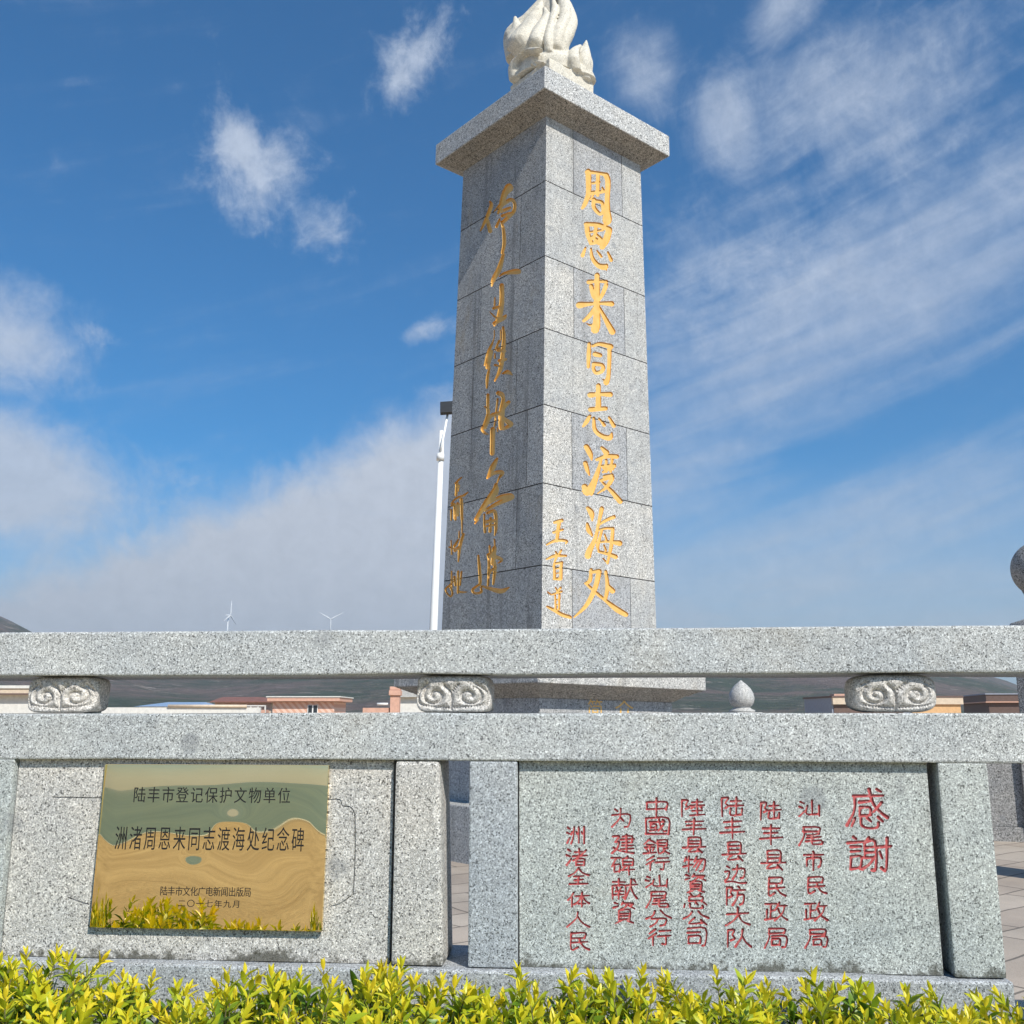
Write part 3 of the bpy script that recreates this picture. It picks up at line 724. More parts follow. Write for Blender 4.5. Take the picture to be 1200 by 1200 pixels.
tabR.update({(0, 0): 0, (0, 1): 1, (0, 2): 0, (1, 0): 0, (2, 0): 2, (2, 1): 1, (2, 2): 0, (3, 0): 0, (4, 0): 2, (4, 1): 1, (4, 2): 0, (5, 0): 2, (6, 0): 2, (6, 1): 1, (6, 2): 0})
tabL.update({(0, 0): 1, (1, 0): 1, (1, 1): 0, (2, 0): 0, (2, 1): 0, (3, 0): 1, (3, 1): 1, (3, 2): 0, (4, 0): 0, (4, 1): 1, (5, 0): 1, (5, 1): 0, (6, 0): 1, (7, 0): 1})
so, lo = carve(face_outline(), strokes(right_txt, pixR, 1.24), joints(JR), toR, .011, .010, SM, M['gold'], ('shaft_face', 'gold_inscription'), mon, fR, 3)
so['label'] = 'sunlit shaft face with gold characters in running script'
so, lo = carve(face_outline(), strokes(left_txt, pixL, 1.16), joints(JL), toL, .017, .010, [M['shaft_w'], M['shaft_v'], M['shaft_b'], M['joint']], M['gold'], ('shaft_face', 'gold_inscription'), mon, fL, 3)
so['label'] = 'dim shaft face with gold characters in cursive script'
# body of the shaft behind the two carved faces
k0, k1 = TP * (HB - HE), TP * (HT - HE); e_ = .020
b_ = MB(); b_.hexa([(k0 + e_, k0 + e_, HB), (SB - k0 - .001, k0 + e_, HB), (SB - k0 - .001, SB - k0 - .001, HB), (k0 + e_, SB - k0 - .001, HB),
                   (k1 + e_, k1 + e_, HT), (SB - k1 - .001, k1 + e_, HT), (SB - k1 - .001, SB - k1 - .001, HT), (k1 + e_, SB - k1 - .001, HT)])
b_.build('shaft_core', M['shaft_a'], mon)
# flared soffit + slab (used for the cap and, wider, for the pedestal)
def capital(name, a0, a1, zj, o, ze, zt, mats, bev=.008):
    """slab from ze to zt standing out by o, over a soffit sloping from the shaft (zj) to the slab edge"""
    q = MB(); m_ = .012
    q.box(a0 - o, a1 + o, a0 - o, a1 + o, ze, zt)
    s_ = q.build(name, mats[0], mon, bevel=bev)
    p = MB(); i1 = o - .012; i2 = o * .45; zm = zj + (ze - zj) * .52
    for (ra, za, rb, zb_) in ((i1, ze - .001, i2, zm), (i2 - .006, zm + .001, .004, zj)):
        p.hexa([(a0 - rb, a0 - rb, zb_), (a1 + rb, a0 - rb, zb_), (a1 + rb, a1 + rb, zb_), (a0 - rb, a1 + rb, zb_),
                (a0 - ra, a0 - ra, za), (a1 + ra, a0 - ra, za), (a1 + ra, a1 + ra, za), (a0 - ra, a1 + ra, za)])
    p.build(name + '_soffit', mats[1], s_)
    return s_
kt = TP * (HT - HE)
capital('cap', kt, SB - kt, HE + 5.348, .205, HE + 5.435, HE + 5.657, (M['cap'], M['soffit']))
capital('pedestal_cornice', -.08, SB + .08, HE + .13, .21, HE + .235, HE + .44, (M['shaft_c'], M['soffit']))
# pedestal and step
pb = MB(); pb.box(-.08, SB + .08, -.078, SB + .08, .40, HE + .129); pb.build('pedestal', M['shaft_b'], mon, bevel=.004)
MB().box(-.30, SB + .30, -.30, SB + .30, -.05, .43).build('step', M['shaft_a'], mon, bevel=.01)
pp = Vector((0, -.0795, HE)); n3 = mw.to_3x3() @ Vector((0, 1, 0)); P3 = mw @ pp
def pixP(px, py):
    p = mwi @ hit(px, py, P3, n3); return p.x, p.z
V = []; F = []
for ch, x0, y0, x1, y1 in (('简', 689, 819, 706, 842), ('介', 721.5, 820, 741.5, 843)):
    (ax, az_), (bx, bz) = pixP(x0, y0), pixP(x1, y1); gv, gf = glyphs(ch); b0 = len(V)
    V += [(ax + (bx - ax) * (gx - .06) / .88, -.0805, bz + (az_ - bz) * (gy + .08) / .92) for gx, gy in gv]
    F += [tuple(b0 + k for k in f) for f in gf]
o = mesh('gold_heading', V, F, M['gold'], mon)
# carved flame on the cap
cc = SB / 2; ZC = HE + 5.657
flame_v = MB()
AX3 = mw @ Vector((cc, cc, ZC)); VN = Vector((-AX3.x, -AX3.y, 0)).normalized(); VR = Vector((-VN.y, VN.x, 0))
FROT = mwi.to_3x3()
def fpt(px, py, d_): return hit(px, py, AX3 + VN * d_, VN)
def lobe(pts, wid, thk, n=18):
    """flame tongue: (px, py, d) spine with d metres towards the viewer; widths in px, thickness as a share of the width"""
    sp = catmull([(p[0], p[1], p[2], w, t) for p, w, t in zip(pts, wid, thk)], 7); vs = []; fs = []
    for q in sp:
        c = fpt(q[0], q[1], q[2]); rw = max(q[3], .3) * .5 * .0087; rt = rw * q[4]
        for k in range(n):
            w = 2 * math.pi * k / n
            vs.append(mwi @ (c + VR * (rw * math.cos(w)) + VN * (rt * math.sin(w))))
    for i in range(len(sp) - 1):
        for k in range(n): fs.append((i * n + k, i * n + (k + 1) % n, (i + 1) * n + (k + 1) % n, (i + 1) * n + k))
    fs.append(tuple(reversed(range(n)))); fs.append(tuple((len(sp) - 1) * n + k for k in range(n)))
    flame_v.add(vs, fs)
# plain plinth block of the flame, square to the cap, with a scrolled band
flame_v.box(cc - .30, cc + .30, cc - .30, cc + .30, ZC - .02, ZC + .63)
lobe([(604, 94, .05), (603, 80, .08), (609, 70, .14), (620, 61, .24), (632, 59, .36)], [15, 15, 15, 14, 11], [1, 1, 1, 1, 1])
lobe([(622, 78, .30), (629, 74, .34), (636, 74, .38)], [5, 10, 6], [1, 1, 1])
lobe([(642, 96, .0), (645, 80, .02), (646, 64, .0)], [80, 74, 44], [.8, .8, .7])
lobe([(624, 68, .05), (614, 52, .06), (621, 36, .05), (629, 17, .03), (635, 0, .0)], [34, 38, 32, 19, 3], [.95, .95, .85, .7, .6])
lobe([(602, 58, .02), (600.5, 46, .03), (606, 34, .03), (603.5, 19, .02)], [16, 15, 14, 3], [1.0, 1.0, .9, .7])
lobe([(632, 62, .18), (628, 48, .24), (632, 34, .20), (640, 18, .12), (638, 8, .06)], [16, 17, 15, 9, 3], [.9, .9, .8, .8, .8])
lobe([(655, 72, .12), (651, 54, .22), (655, 36, .20), (662, 20, .14), (660, 2, .08), (650, -18, .02)], [18, 18, 17, 14, 12, 2], [.9, .9, .9, .8, .8, .8])
lobe([(658, 76, .10), (657, 58, .16), (664, 40, .14), (668, 24, .08), (661, 2, .04), (650, -22, .0), (648, -34, .0)], [20, 19, 19, 18, 15, 8, 1], [.9, .9, .9, .8, .8, .8, .8])
lobe([(644, 62, .26), (642, 46, .28), (646, 28, .20), (650, 12, .12), (648, -4, .06)], [10, 10, 9, 9, 3], [.9, .9, .9, .9, .9])
lobe([(648, 40, -.14), (648, 16, -.14), (652, -6, -.10), (660, -24, -.06)], [40, 34, 24, 3], [.7, .7, .7, .7])
lobe([(676, 96, .02), (672, 84, .04), (664, 66, .0)], [46, 40, 12], [.8, .8, .7])
lobe([(684, 96, .06), (684, 76, .10), (685, 62, .08), (687, 47, .05)], [18, 18, 14, 2], [1, 1, .9, .8])
lobe([(674, 84, .18), (672, 70, .22), (673, 60, .18), (680, 53, .12)], [15, 15, 12, 5], [.9, .9, .9, .9])
lobe([(690, 88, .02), (691, 74, .03), (690, 62, .03)], [8, 8, 3], [1, 1, 1])
lobe([(612, 70, -.2), (610, 40, -.22), (628, 18, -.15), (640, -10, -.05)], [40, 40, 30, 3], [.8, .8, .7, .7])
fo = flame_v.build('flame', M['flame'], mon)
bmx = bmesh.new(); bmx.from_mesh(fo.data); bmesh.ops.recalc_face_normals(bmx, faces=bmx.faces); bmx.to_mesh(fo.data); bmx.free()
md = fo.modifiers.new('remesh', 'REMESH'); md.mode = 'VOXEL'; md.voxel_size = .009; md.use_smooth_shade = True
ms = fo.modifiers.new('smooth', 'SMOOTH'); ms.iterations = 3; ms.factor = .5
tx = bpy.data.textures.new('chisel', 'CLOUDS'); tx.noise_scale = .06
mp = fo.modifiers.new('chisel', 'DISPLACE'); mp.texture = tx; mp.strength = .008
#PART4
# ------------------------------------------------------------------ ground, paving, sea, hills
def ground_z(x, y):
    if y > -7: return 0.0
    return max(-.052 * (-7 - y), -7.0)
vs = []; fs = []
rad = [0, 2, 4, 6, 8, 11, 15, 20, 27, 36, 48, 64, 85, 115, 160, 230, 340, 520, 800, 1300, 2200, 3000]; NA = 96
for r in rad:
    for k in range(NA):
        w = 2 * math.pi * k / NA; x, y = r * math.cos(w), r * math.sin(w); vs.append((x, y, ground_z(x, y) + (0 if r < 6 else .0)))
for i in range(len(rad) - 1):
    for k in range(NA): fs.append((i * NA + k, (i + 1) * NA + k, (i + 1) * NA + (k + 1) % NA, i * NA + (k + 1) % NA))
m, b = new_mat('sandy_ground'); o = texco(); n = noise(o, .35, 8, .65); n2_ = noise(o, 14, 4, .6)
X.put(b.inputs['Base Color'], mix(1.0, ramp(n, [(.3, (.36, .255, .14)), (.7, (.58, .44, .27))]), ramp(n2_, [(.3, .85), (.7, 1.1)]), 'MULTIPLY'))
x, y, z = sep(o); tr_ = noise(vec(x * .12, y * .9), 1.0, 7, .7); db = noise(o, 1.3, 7, .75)
c_ = mix(smooth(tr_, .56, .66) * .55, b.inputs['Base Color'].links[0].from_socket, (.25, .17, .09)); c_ = mix(smooth(db, .67, .71) * .9, c_, (.05, .035, .025)); c_ = mix(smooth(z + (n - .5) * .5, -2.0, -2.45) * .8, c_, (.20, .155, .10)); c_ = mix(smooth(z + (n2_ - .5) * .12, -2.44, -2.50), c_, (.85, .84, .80))
X.put(b.inputs['Base Color'], c_); b.inputs['Roughness'].default_value = .9; X.put(b.inputs['Normal'], bump(n2_ + n, .5, .06)); M['sand'] = m
tag(mesh('ground', vs, fs, M['sand'], sm=True), kind='structure')
m, b = new_mat('sea_water'); o = texco(); x, y, z = sep(o)
n = noise(vec(x * .05, y * .35), 1.0, 6, .6)
X.put(b.inputs['Base Color'], ramp(noise(vec(x * .006, y * .045), 1.0, 7, .7), [(.32, (.05, .085, .07)), (.5, (.11, .16, .13)), (.72, (.23, .27, .21))]))
b.inputs['Roughness'].default_value = .3; X.put(b.inputs['Normal'], bump(n, .6, .25)); M['sea'] = m
mesh_ = MB(); mesh_.add([(-3200, -3200, -2.6), (3200, -3200, -2.6), (3200, -40, -2.6), (-3200, -40, -2.6)], [(0, 1, 2, 3)])
tag(mesh_.build('sea', M['sea']), kind='structure')
# raised paved terrace of the memorial
m, b = new_mat('terrace_paving'); o = texco(); x, y, z = sep(o)
wob = noise(o, .8, 3) * .25
u = (x * .8 + y * .6) + wob; v = (y * .8 - x * .6) + noise(o, .7, 3) * .25
br = X.nt.nodes.new('ShaderNodeTexBrick'); X.put(br.inputs['Vector'], vec(u, v)); br.inputs['Scale'].default_value = 1.0
br.inputs['Brick Width'].default_value = .62; br.inputs['Row Height'].default_value = .31; br.inputs['Mortar Size'].default_value = .009
br.inputs['Color1'].default_value = (.40, .33, .27, 1); br.inputs['Color2'].default_value = (.47, .40, .33, 1); br.inputs['Mortar'].default_value = (.17, .145, .12, 1)
sp = ramp(noise(o, 140, 3, .7), [(.3, .8), (.7, 1.15)]); st_ = ramp(noise(o, 1.1, 6, .65), [(.35, .78), (.65, 1.1)])
X.put(b.inputs['Base Color'], mix(1.0, mix(1.0, X(br.outputs['Color']), sp, 'MULTIPLY'), st_, 'MULTIPLY'))
b.inputs['Roughness'].default_value = .8; X.put(b.inputs['Normal'], bump(noise(o, 60, 4), .3, .004)); M['paving'] = m
tb = MB()
pl = [(-7, 3.32 + .58), (-6, 15), (8, 17), (12, 8), (9, 2.2), (3.7, 2.98)]
vs = [(x, y, .45) for x, y in pl] + [(x, y, -.2) for x, y in pl]; n_ = len(pl)
tb.add(vs, [tuple(reversed(range(n_)))] + [(i, (i + 1) % n_, (i + 1) % n_ + n_, i + n_) for i in range(n_)])
ter = tb.build('terrace', M['paving'], bevel=.0); tag(ter, kind='structure')
bmx = bmesh.new(); bmx.from_mesh(ter.data); bmesh.ops.recalc_face_normals(bmx, faces=bmx.faces); bmx.to_mesh(ter.data); bmx.free()
# planting bed soil in front of the wall
m, b = new_mat('bed_soil'); o = texco()
X.put(b.inputs['Base Color'], ramp(noise(o, 12, 5), [(.3, (.05, .035, .022)), (.7, (.12, .085, .055))])); b.inputs['Roughness'].default_value = .95
M['soil'] = m
bed = MB(); nx, ny = 60, 10
for j in range(ny + 1):
    for i in range(nx + 1):
        x = -4.2 + 8.0 * i / nx; y = -1.05 + 1.02 * j / ny
        bed.v.append((x, y, .30 + .03 * math.sin(x * 5) * math.cos(y * 7) - (.32 if j == 0 else 0)))
for j in range(ny):
    for i in range(nx):
        q = j * (nx + 1) + i; bed.f.append((q, q + 1, q + nx + 2, q + nx + 1))
bo = bed.build('planting_bed', M['soil'], sm=True); bo.location = (0, 3, 0); bo.rotation_euler = (0, 0, YAW); tag(bo, kind='structure')

# hills
def ridge(azd):
    """skyline elevation in degrees of the far hills"""
    pts = [(-110, .6), (-80, 2.5), (-45, 6.5), (-30, 5.45), (-27.2, 4.98), (-25.5, 4.1), (-18, 3.5), (-10, 3.9), (-2, 4.0), (8, 3.9), (16, 3.5), (22, 2.9), (25.2, 2.05), (26.2, 1.72), (27.2, 1.35), (30, 1.2), (50, 2.4), (80, 1.4), (110, .4)]
    return float(np.interp(azd, [p[0] for p in pts], [p[1] for p in pts]))
from mathutils import noise as mn
vs = []; fs = []
NAZ, NR = 420, 70; R0, R1, R2 = 260.0, 1500.0, 2600.0
for i in range(NAZ + 1):
    a = -110 + 220 * i / NAZ; hr = math.tan(R_(ridge(a))) * R1 + 1.6
    hr += (mn.fractal(Vector((a * .35, 1.3, 0)), 1.0, 2.0, 5) * 9 if hr > 30 else 0) * min(1, hr / 80)
    for j in range(NR + 1):
        t = j / NR
        r = R0 + (R2 - R0) * t ** 1.25
        if r < R1: f = ((r - R0) / (R1 - R0)) ** 1.15
        else: f = max(0, 1 - ((r - R1) / (R2 - R1)) ** 1.4)
        x, y = r * math.sin(R_(a)), r * math.cos(R_(a))
        q = Vector((x * .0045, y * .0045, .5))
        h = hr * f + (mn.fractal(q, .9, 2.1, 6) * 34 + mn.fractal(q * 5, .9, 2.1, 5) * 7) * min(f, 1) * (.25 + .75 * (1 - f) * 1.2) * min(1, hr / 90)
        h = min(h, math.tan(R_(ridge(a))) * r + 1.6 - .5) if f < .999 else h
        vs.append((x, y, max(h, -3) - 3 * (1 - f) * (t == 0) - .1))
for i in range(NAZ):
    for j in range(NR):
        q = i * (NR + 1) + j; fs.append((q, q + NR + 1, q + NR + 2, q + 1))
m, b = new_mat('scrub_hillside'); o = texco()
g = noise(o, .006, 8, .7, .6); g2 = noise(o, .03, 8, .75); g3 = noise(o, .12, 5, .75)
c = mix(smooth(g * .6 + g2 * .4, .43, .58), (.042, .062, .036), (.135, .098, .082))
c = mix(1.0, c, ramp(g3, [(.28, .55), (.72, 1.5)]), 'MULTIPLY')
c = mix(smooth(noise(o, .045, 7, .8, .5), .575, .66) * .85, c, (.40, .34, .29))
X.put(b.inputs['Base Color'], c); b.inputs['Roughness'].default_value = .95
X.put(b.inputs['Normal'], bump(g2 + g3 * .4, .8, 9)); M['hill'] = m
tag(mesh('hills', vs, fs, M['hill'], sm=True), kind='structure')

# wind turbines on the far ridge
def turbine(px, py, Y, blade, rot, yawd, label):
    hub = at(px, py, Y); base_z = hub.z - 75
    t = empty('wind_turbine', (hub.x, hub.y, base_z), 0, label=label, cat='wind turbine', group='white wind turbines on the hills')
    H = 75
    MB().tube([(0, 0, 0), (0, 0, H - 1.5)], [2.3, 1.3], 12).build('tower', M['white_metal'], t, sm=True)
    nc = MB(); nc.box(-1.9, 1.9, -5, 6, H - 1.9, H + 2.1); n_ = nc.build('nacelle', M['white_metal'], t, bevel=.6); n_.rotation_euler = (0, 0, R_(yawd))
    for k in range(3):
        w = R_(rot + 120 * k); q = MB()
        dirv = Vector((math.cos(R_(yawd)) * math.sin(w), math.sin(R_(yawd)) * math.sin(w), math.cos(w)))
        hubp = Vector((math.sin(R_(yawd)) * 6, -math.cos(R_(yawd)) * 6, H))
        q.tube([hubp + dirv * s for s in (0, 3, 9, blade * .6, blade)], [1.3, 1.5, 1.9, 1.2, .25], 8)
        q.build('blade', M['white_metal'], t, sm=True)
turbine(267.5, 721, 2350, 36, 3, 78, 'distant white wind turbine seen edge-on with one blade straight up')
turbine(387.5, 726, 2500, 36, 60, 12, 'distant white wind turbine facing us with two blades raised in a V')

# street lamp behind the column
LY = 21.0
p0, p1 = at(508, 735, LY), at(517.8, 505, LY)
dirp = (p1 - p0); foot = p0 + dirp * ((.05 - p0.z) / dirp.z)
lamp = empty('street_lamp', foot, 0, label='slim white lamp pole beside the memorial column with a black floodlight head', cat='street lamp')
def lo_(p): return p - foot
MB().tube([lo_(foot), lo_(p0), lo_(p1)], [.105, .085, .058], 16).build('pole', M['white_metal'], lamp, sm=True)
a0, a1, a2 = at(516.2, 532, LY), at(517.5, 520, LY), at(524.5, 486, LY)
MB().tube([lo_(a0 + Vector((.0, -.07, 0))), lo_(a1 + Vector((.02, -.09, 0))), lo_(a2)], .026, 10).build('arm', M['white_metal'], lamp, sm=True)
MB().tube([lo_(a0 + Vector((0, -.02, -.15))), lo_(a0 + Vector((0, -.02, .0)))], .085, 16).build('collar', M['white_metal'], lamp, sm=True)
hd = at(526, 478, LY); hm = MB(); hm.box(-.19, .19, -.21, .21, -.04, .04)
h_ = hm.build('lamp_head', M['black_metal'], lamp, bevel=.012); h_.location = lo_(hd); h_.rotation_euler = (R_(52), R_(-4), 0)
hl = MB(); hl.box(-.155, .155, -.09, .18, -.047, -.0405); l_ = hl.build('lamp_lens', M['lens'], h_)

# ------------------------------------------------------------------ rest of the enclosure
# ball-topped post just inside the right frame edge
bp = at(1221, 667, 7.4)
post_e = empty('ball_post', (bp.x, bp.y, FLOOR), R_(40), label='shade-toned granite post with a round stone ball on top at the right edge', cat='post')
BR = .215; zb_ = bp.z - FLOOR
o = MB(); o.box(-.19, .19, -.19, .19, -.02, zb_ - .50); o.build('shaft', M['shade_stone'], post_e, bevel=.012)
MB().lathe([(.02, zb_ - .505), (.27, zb_ - .50), (.29, zb_ - .455), (.25, zb_ - .40), (.15, zb_ - .37), (.10, zb_ - .33), (.105, zb_ - .25), (.15, zb_ - .16)], 40).build('collar', M['shade_stone'], post_e, sm=True)
prof = [(max(BR * math.cos(R_(a)), .003), zb_ + BR * math.sin(R_(a))) for a in range(-75, 91, 6)]
MB().lathe(prof, 40).build('ball', M['shade_stone'], post_e, sm=True)
# low side balustrade behind it
s0 = at(1157, 985, 1.0); s0 = EYE + (s0 - EYE) * ((FLOOR - EYE.z) / (s0.z - EYE.z))
sb = empty('side_balustrade', (s0.x, s0.y, FLOOR), math.atan2(er.y, er.x) - R_(58), label='shaded grey stone balustrade panel with a base moulding behind the right granite post', cat='balustrade')
q = MB(); q.box(-.5, 1.6, 0, .16, .13, 1.0); q.build('panel', M['shade_stone'], sb, bevel=.006)
q = MB(); q.box(-.5, 1.6, -.03, .19, -.02, .128); q.build('base', M['shade_stone'], sb, bevel=.006)
q = MB(); q.box(.34, .62, -.06, .22, -.015, 1.02); q.build('post', M['shade_stone'], sb, bevel=.008)
q = MB(); q.box(-.5, 1.6, -.04, .20, 1.001, 1.14); q.build('rail', M['shade_stone'], sb, bevel=.008)
# rear balustrade with lotus-bud posts
def bud_post(px, py_tip, Y, label):
    p = at(px, py_tip, Y); r_ = .0128 * Y; h = p.z - FLOOR
    t = empty('lotus_bud_post', (p.x, p.y, FLOOR), R_(20), label=label, cat='post')
    hb = r_ * 2.45; z0 = h - hb
    q = MB(); w = r_ * 1.12; q.box(-w, w, -w, w, -.02, z0 - .0); q.build('shaft', M['far_stone'], t, bevel=.008)
    k = r_
    MB().lathe([(.02, z0 + .0005), (k * .98, z0 + .001), (k * 1.0, z0 + k * .15), (k * .78, z0 + k * .22), (k * .62, z0 + k * .36), (k * .70, z0 + k * .46), (k * .78, z0 + k * .50), (k * .92, z0 + k * .75), (k * .985, z0 + k * 1.05), (k * .93, z0 + k * 1.4), (k * .76, z0 + k * 1.75), (k * .5, z0 + k * 2.05), (k * .24, z0 + k * 2.26), (k * .06, z0 + k * 2.42), (k * .01, z0 + hb)], 48, flute=8, famp=.0).build('lotus_bud', M['far_stone'], t, sm=True)
    return p
pB = bud_post(868, 797, 12.2, 'pale lotus bud finial on its post, between the rails right of the column')
rb = empty('rear_balustrade', (pB.x, pB.y, FLOOR), R_(4), label='low pale stone balustrade joined to the lotus bud post behind the column', cat='balustrade')
for x0_, x1_ in ((-3.0, -.2), (.2, 2.2)):
    MB().box(x0_, x1_, -.07, .07, .12, .82).build('panel', M['far_stone'], rb)
    MB().box(x0_, x1_, -.1, .1, -.02, .119).build('base', M['far_stone'], rb)
    MB().box(x0_, x1_, -.1, .1, .821, .95).build('rail', M['far_stone'], rb, bevel=.01)

# ------------------------------------------------------------------ village houses beyond
M['cream'] = plain('cream_render', (.62, .50, .38), .8); M['pink'] = plain('pink_tile_render', (.60, .35, .26), .75)
M['blue_sheet'] = plain('blue_sheet_roof', (.26, .36, .50), .45, bmp=.1); M['brown_tile'] = plain('brown_roof_tiles', (.22, .10, .075), .75, .25, 3, bmp=.3)
M['white_render'] = plain('white_render', (.66, .64, .60), .8); M['glass'] = plain('dark_window_glass', (.03, .035, .04), .1)
M['navy'] = plain('slate_blue_render', (.30, .32, .38), .8); M['orange'] = plain('orange_render', (.66, .40, .20), .8); M['brown_wall'] = plain('dark_brown_cladding', (.14, .09, .075), .7)
m, b = new_mat('pink_stripes'); o = texco(); x, y, z = sep(o)
s_ = X.m('FRACT', (x + z * .9) * 2.2)
X.put(b.inputs['Base Color'], mix(smooth(s_, .42, .52), (.62, .36, .26), (.74, .52, .42))); b.inputs['Roughness'].default_value = .7; M['striped'] = m  # paler slanting bands over the pink wall
def pxw(px0, px1, Y): return at(px0, 820, Y).x, at(px1, 820, Y).x
def zpx(py, Y): return at(600, py, Y).z
def house(name, label, px0, px1, py_top, Y, depth, rz=0.0, cat='house'):
    x0, x1 = pxw(px0, px1, Y)
    return empty(name, ((x0 + x1) / 2, Y, 0), rz, label=label, cat=cat), (x1 - x0) / 2, zpx(py_top, Y)
# pink roof pavilion
t, hw_, zt_ = house('pink_house', 'pink striped house with a pale flat overhanging roof and dark double window', 320, 392, 816, 72, 5)
z_ = lambda py: zpx(py, 72)
MB().box(-hw_, hw_, 0, 5, 0, z_(822.5)).build('wall', M['striped'], t)
q = MB(); q.box(-hw_ - .32, hw_ + .45, -.5, 5.3, z_(822), z_(817.4)); r_ = q.build('roof', M['pink'], t, bevel=.03)
q = MB(); q.box(-hw_ - .38, hw_ + .52, -.56, 5.4, z_(817.3), z_(816)); q.build('roof_edge', M['white_render'], r_)
xa, xb = pxw(361, 373, 72); cx_ = t.location.x
q = MB(); q.box(xa - cx_, xb - cx_, -.06, .02, z_(836), z_(826)); w_ = q.build('window', M['white_metal'], t)
for k in range(2):
    a_ = xa - cx_ + .05 + k * (xb - xa) * .5; q = MB(); q.box(a_, a_ + (xb - xa) * .5 - .09, -.066, -.061, z_(836), z_(826.5)); q.build('pane', M['glass'], w_)
# brown tiled house with a railing
t, hw_, zt_ = house('tiled_house', 'house with a brown tiled roof and a terrace railing, left of the pink block', 252, 318, 816, 80, 6)
z_ = lambda py: zpx(py, 80)
MB().box(-hw_, hw_, 0, 6, 0, z_(823)).build('wall', M['cream'], t)
q = MB(); y0_, y1_ = -.6, 6.5
q.add([(-hw_ - .2, y0_, z_(823.2)), (hw_ + .6, y0_, z_(823.2)), (hw_ + .6, y0_, z_(822)), (-hw_ - .2, y0_, z_(822)), (-hw_ - .2, 2.8, z_(816)), (hw_ * .35, 2.8, z_(816)), (hw_ + .6, y1_, z_(822)), (-hw_ - .2, y1_, z_(822))],
      [(0, 1, 2, 3), (3, 2, 5, 4), (2, 6, 5), (6, 7, 4, 5), (3, 4, 7), (0, 3, 7), (1, 6, 2)])
q.build('roof', M['brown_tile'], t)
q = MB()
for k in range(9): q.box(-hw_ + k * hw_ / 4 - .05, -hw_ + k * hw_ / 4 + .05, -1.9, -1.8, 0, z_(827))
q.box(-hw_, hw_, -1.92, -1.78, z_(828), z_(826.6)); q.build('railing', M['white_render'], t)
MB().box(-hw_, hw_, -2.0, -.61, 0, z_(832)).build('terrace_wall', M['pink'], t)
# blue sheet shed and pale long wall
t, hw_, zt_ = house('shed', 'low shed with a pale blue sheet roof, right of the left scroll block', 164, 232, 822, 62, 5, cat='shed')
z_ = lambda py: zpx(py, 62)
MB().box(-hw_, hw_, 0, 5, 0, z_(828)).build('wall', M['white_render'], t)
q = MB(); q.add([(-hw_ - .2, -.4, z_(828)), (hw_ + .2, -.4, z_(828)), (hw_ - .3, 2.5, z_(822.2)), (-hw_ + .9, 2.5, z_(822.2)), (-hw_ - .2, 5.4, z_(828)), (hw_ + .2, 5.4, z_(828))], [(0, 1, 2, 3), (3, 2, 5, 4), (0, 3, 4), (1, 5, 2)])
q.build('roof', M['blue_sheet'], t)
x0, x1 = pxw(120, 305, 45)
yd = empty('yard_wall', ((x0 + x1) / 2, 45, 0), 0, label='long low white rendered wall with a beige pipe along its top', cat='wall')
z_ = lambda py: zpx(py, 45); hw_ = (x1 - x0) / 2
MB().box(-hw_, hw_, 0, .25, 0, z_(829)).build('wall', M['white_render'], yd)
xa, xb = pxw(198, 290, 45); c_ = (x0 + x1) / 2
MB().tube([(xa - c_, -.05, z_(827.3)), (xb - c_, -.05, z_(827.6))], .065, 10).build('pipe', M['cream'], yd, sm=True)
# cream building at far left
t, hw_, zt_ = house('cream_building', 'cream building with a banded parapet at the left edge between the rails', -60, 40, 801, 50, 6, cat='building')
z_ = lambda py: zpx(py, 50)
MB().box(-hw_, hw_, 0, 6, 0, z_(814)).build('wall', M['white_render'], t)
q = MB(); q.box(-hw_ - .1, hw_ + .15, -.35, 6.2, z_(813.8), z_(807)); pr = q.build('parapet', M['cream'], t)
q = MB(); q.box(-hw_ - .15, hw_ + .2, -.42, 6.3, z_(806.9), z_(803.5)); q.build('coping', M['white_render'], pr)
q = MB(); q.box(-hw_ - .15, hw_ + .2, -.40, -.36, z_(814.4), z_(812.6)); q.build('drip_band', M['brown_wall'], pr)
# pink gate pier
t, hw_, zt_ = house('gate_pier', 'small pink pier with a moulded cap and low wall beside the middle scroll block', 456, 469, 804, 40, .5, cat='pier')
z_ = lambda py: zpx(py, 40)
MB().box(-hw_ * .8, hw_ * .8, 0, .5, 0, z_(815)).build('shaft', M['pink'], t)
q = MB(); q.box(-hw_ * 1.05, hw_ * 1.05, -.08, .58, z_(814.9), z_(809)); cp = q.build('cap', M['pink'], t, bevel=.02)
q = MB(); q.box(-hw_ * .95, hw_ * .95, -.03, .53, z_(808.9), z_(804.5)); q.build('cap_top', M['pink'], cp, bevel=.03)
xa, xb = pxw(425, 456, 40); c_ = t.location.x
MB().box(xa - c_, xb - c_, .1, .35, 0, z_(829.5)).build('low_wall', M['pink'], t)
MB().tube([(xa - c_ + .55, .2, z_(825)), (xb - c_, .2, z_(825))], .05, 8).build('tube', M['white_metal'], t, sm=True)
t, hw_, zt_ = house('white_house', 'small white gabled house peeping out left of the middle scroll block', 462, 520, 805, 52, 6)
z_ = lambda py: zpx(py, 52)
MB().box(-hw_, hw_, 0, 6, 0, z_(817)).build('wall', M['white_render'], t)
q = MB(); q.add([(-hw_ - .1, -.3, z_(817)), (hw_ + .1, -.3, z_(817)), (hw_ + .1, 6.3, z_(817)), (-hw_ - .1, 6.3, z_(817)), (-hw_ * .7, -.3, z_(805)), (-hw_ * .7, 6.3, z_(805))], [(0, 1, 4), (1, 2, 5, 4), (3, 5, 2), (0, 4, 5, 3), (0, 3, 2, 1)])
q.build('roof', M['far_stone'], t)
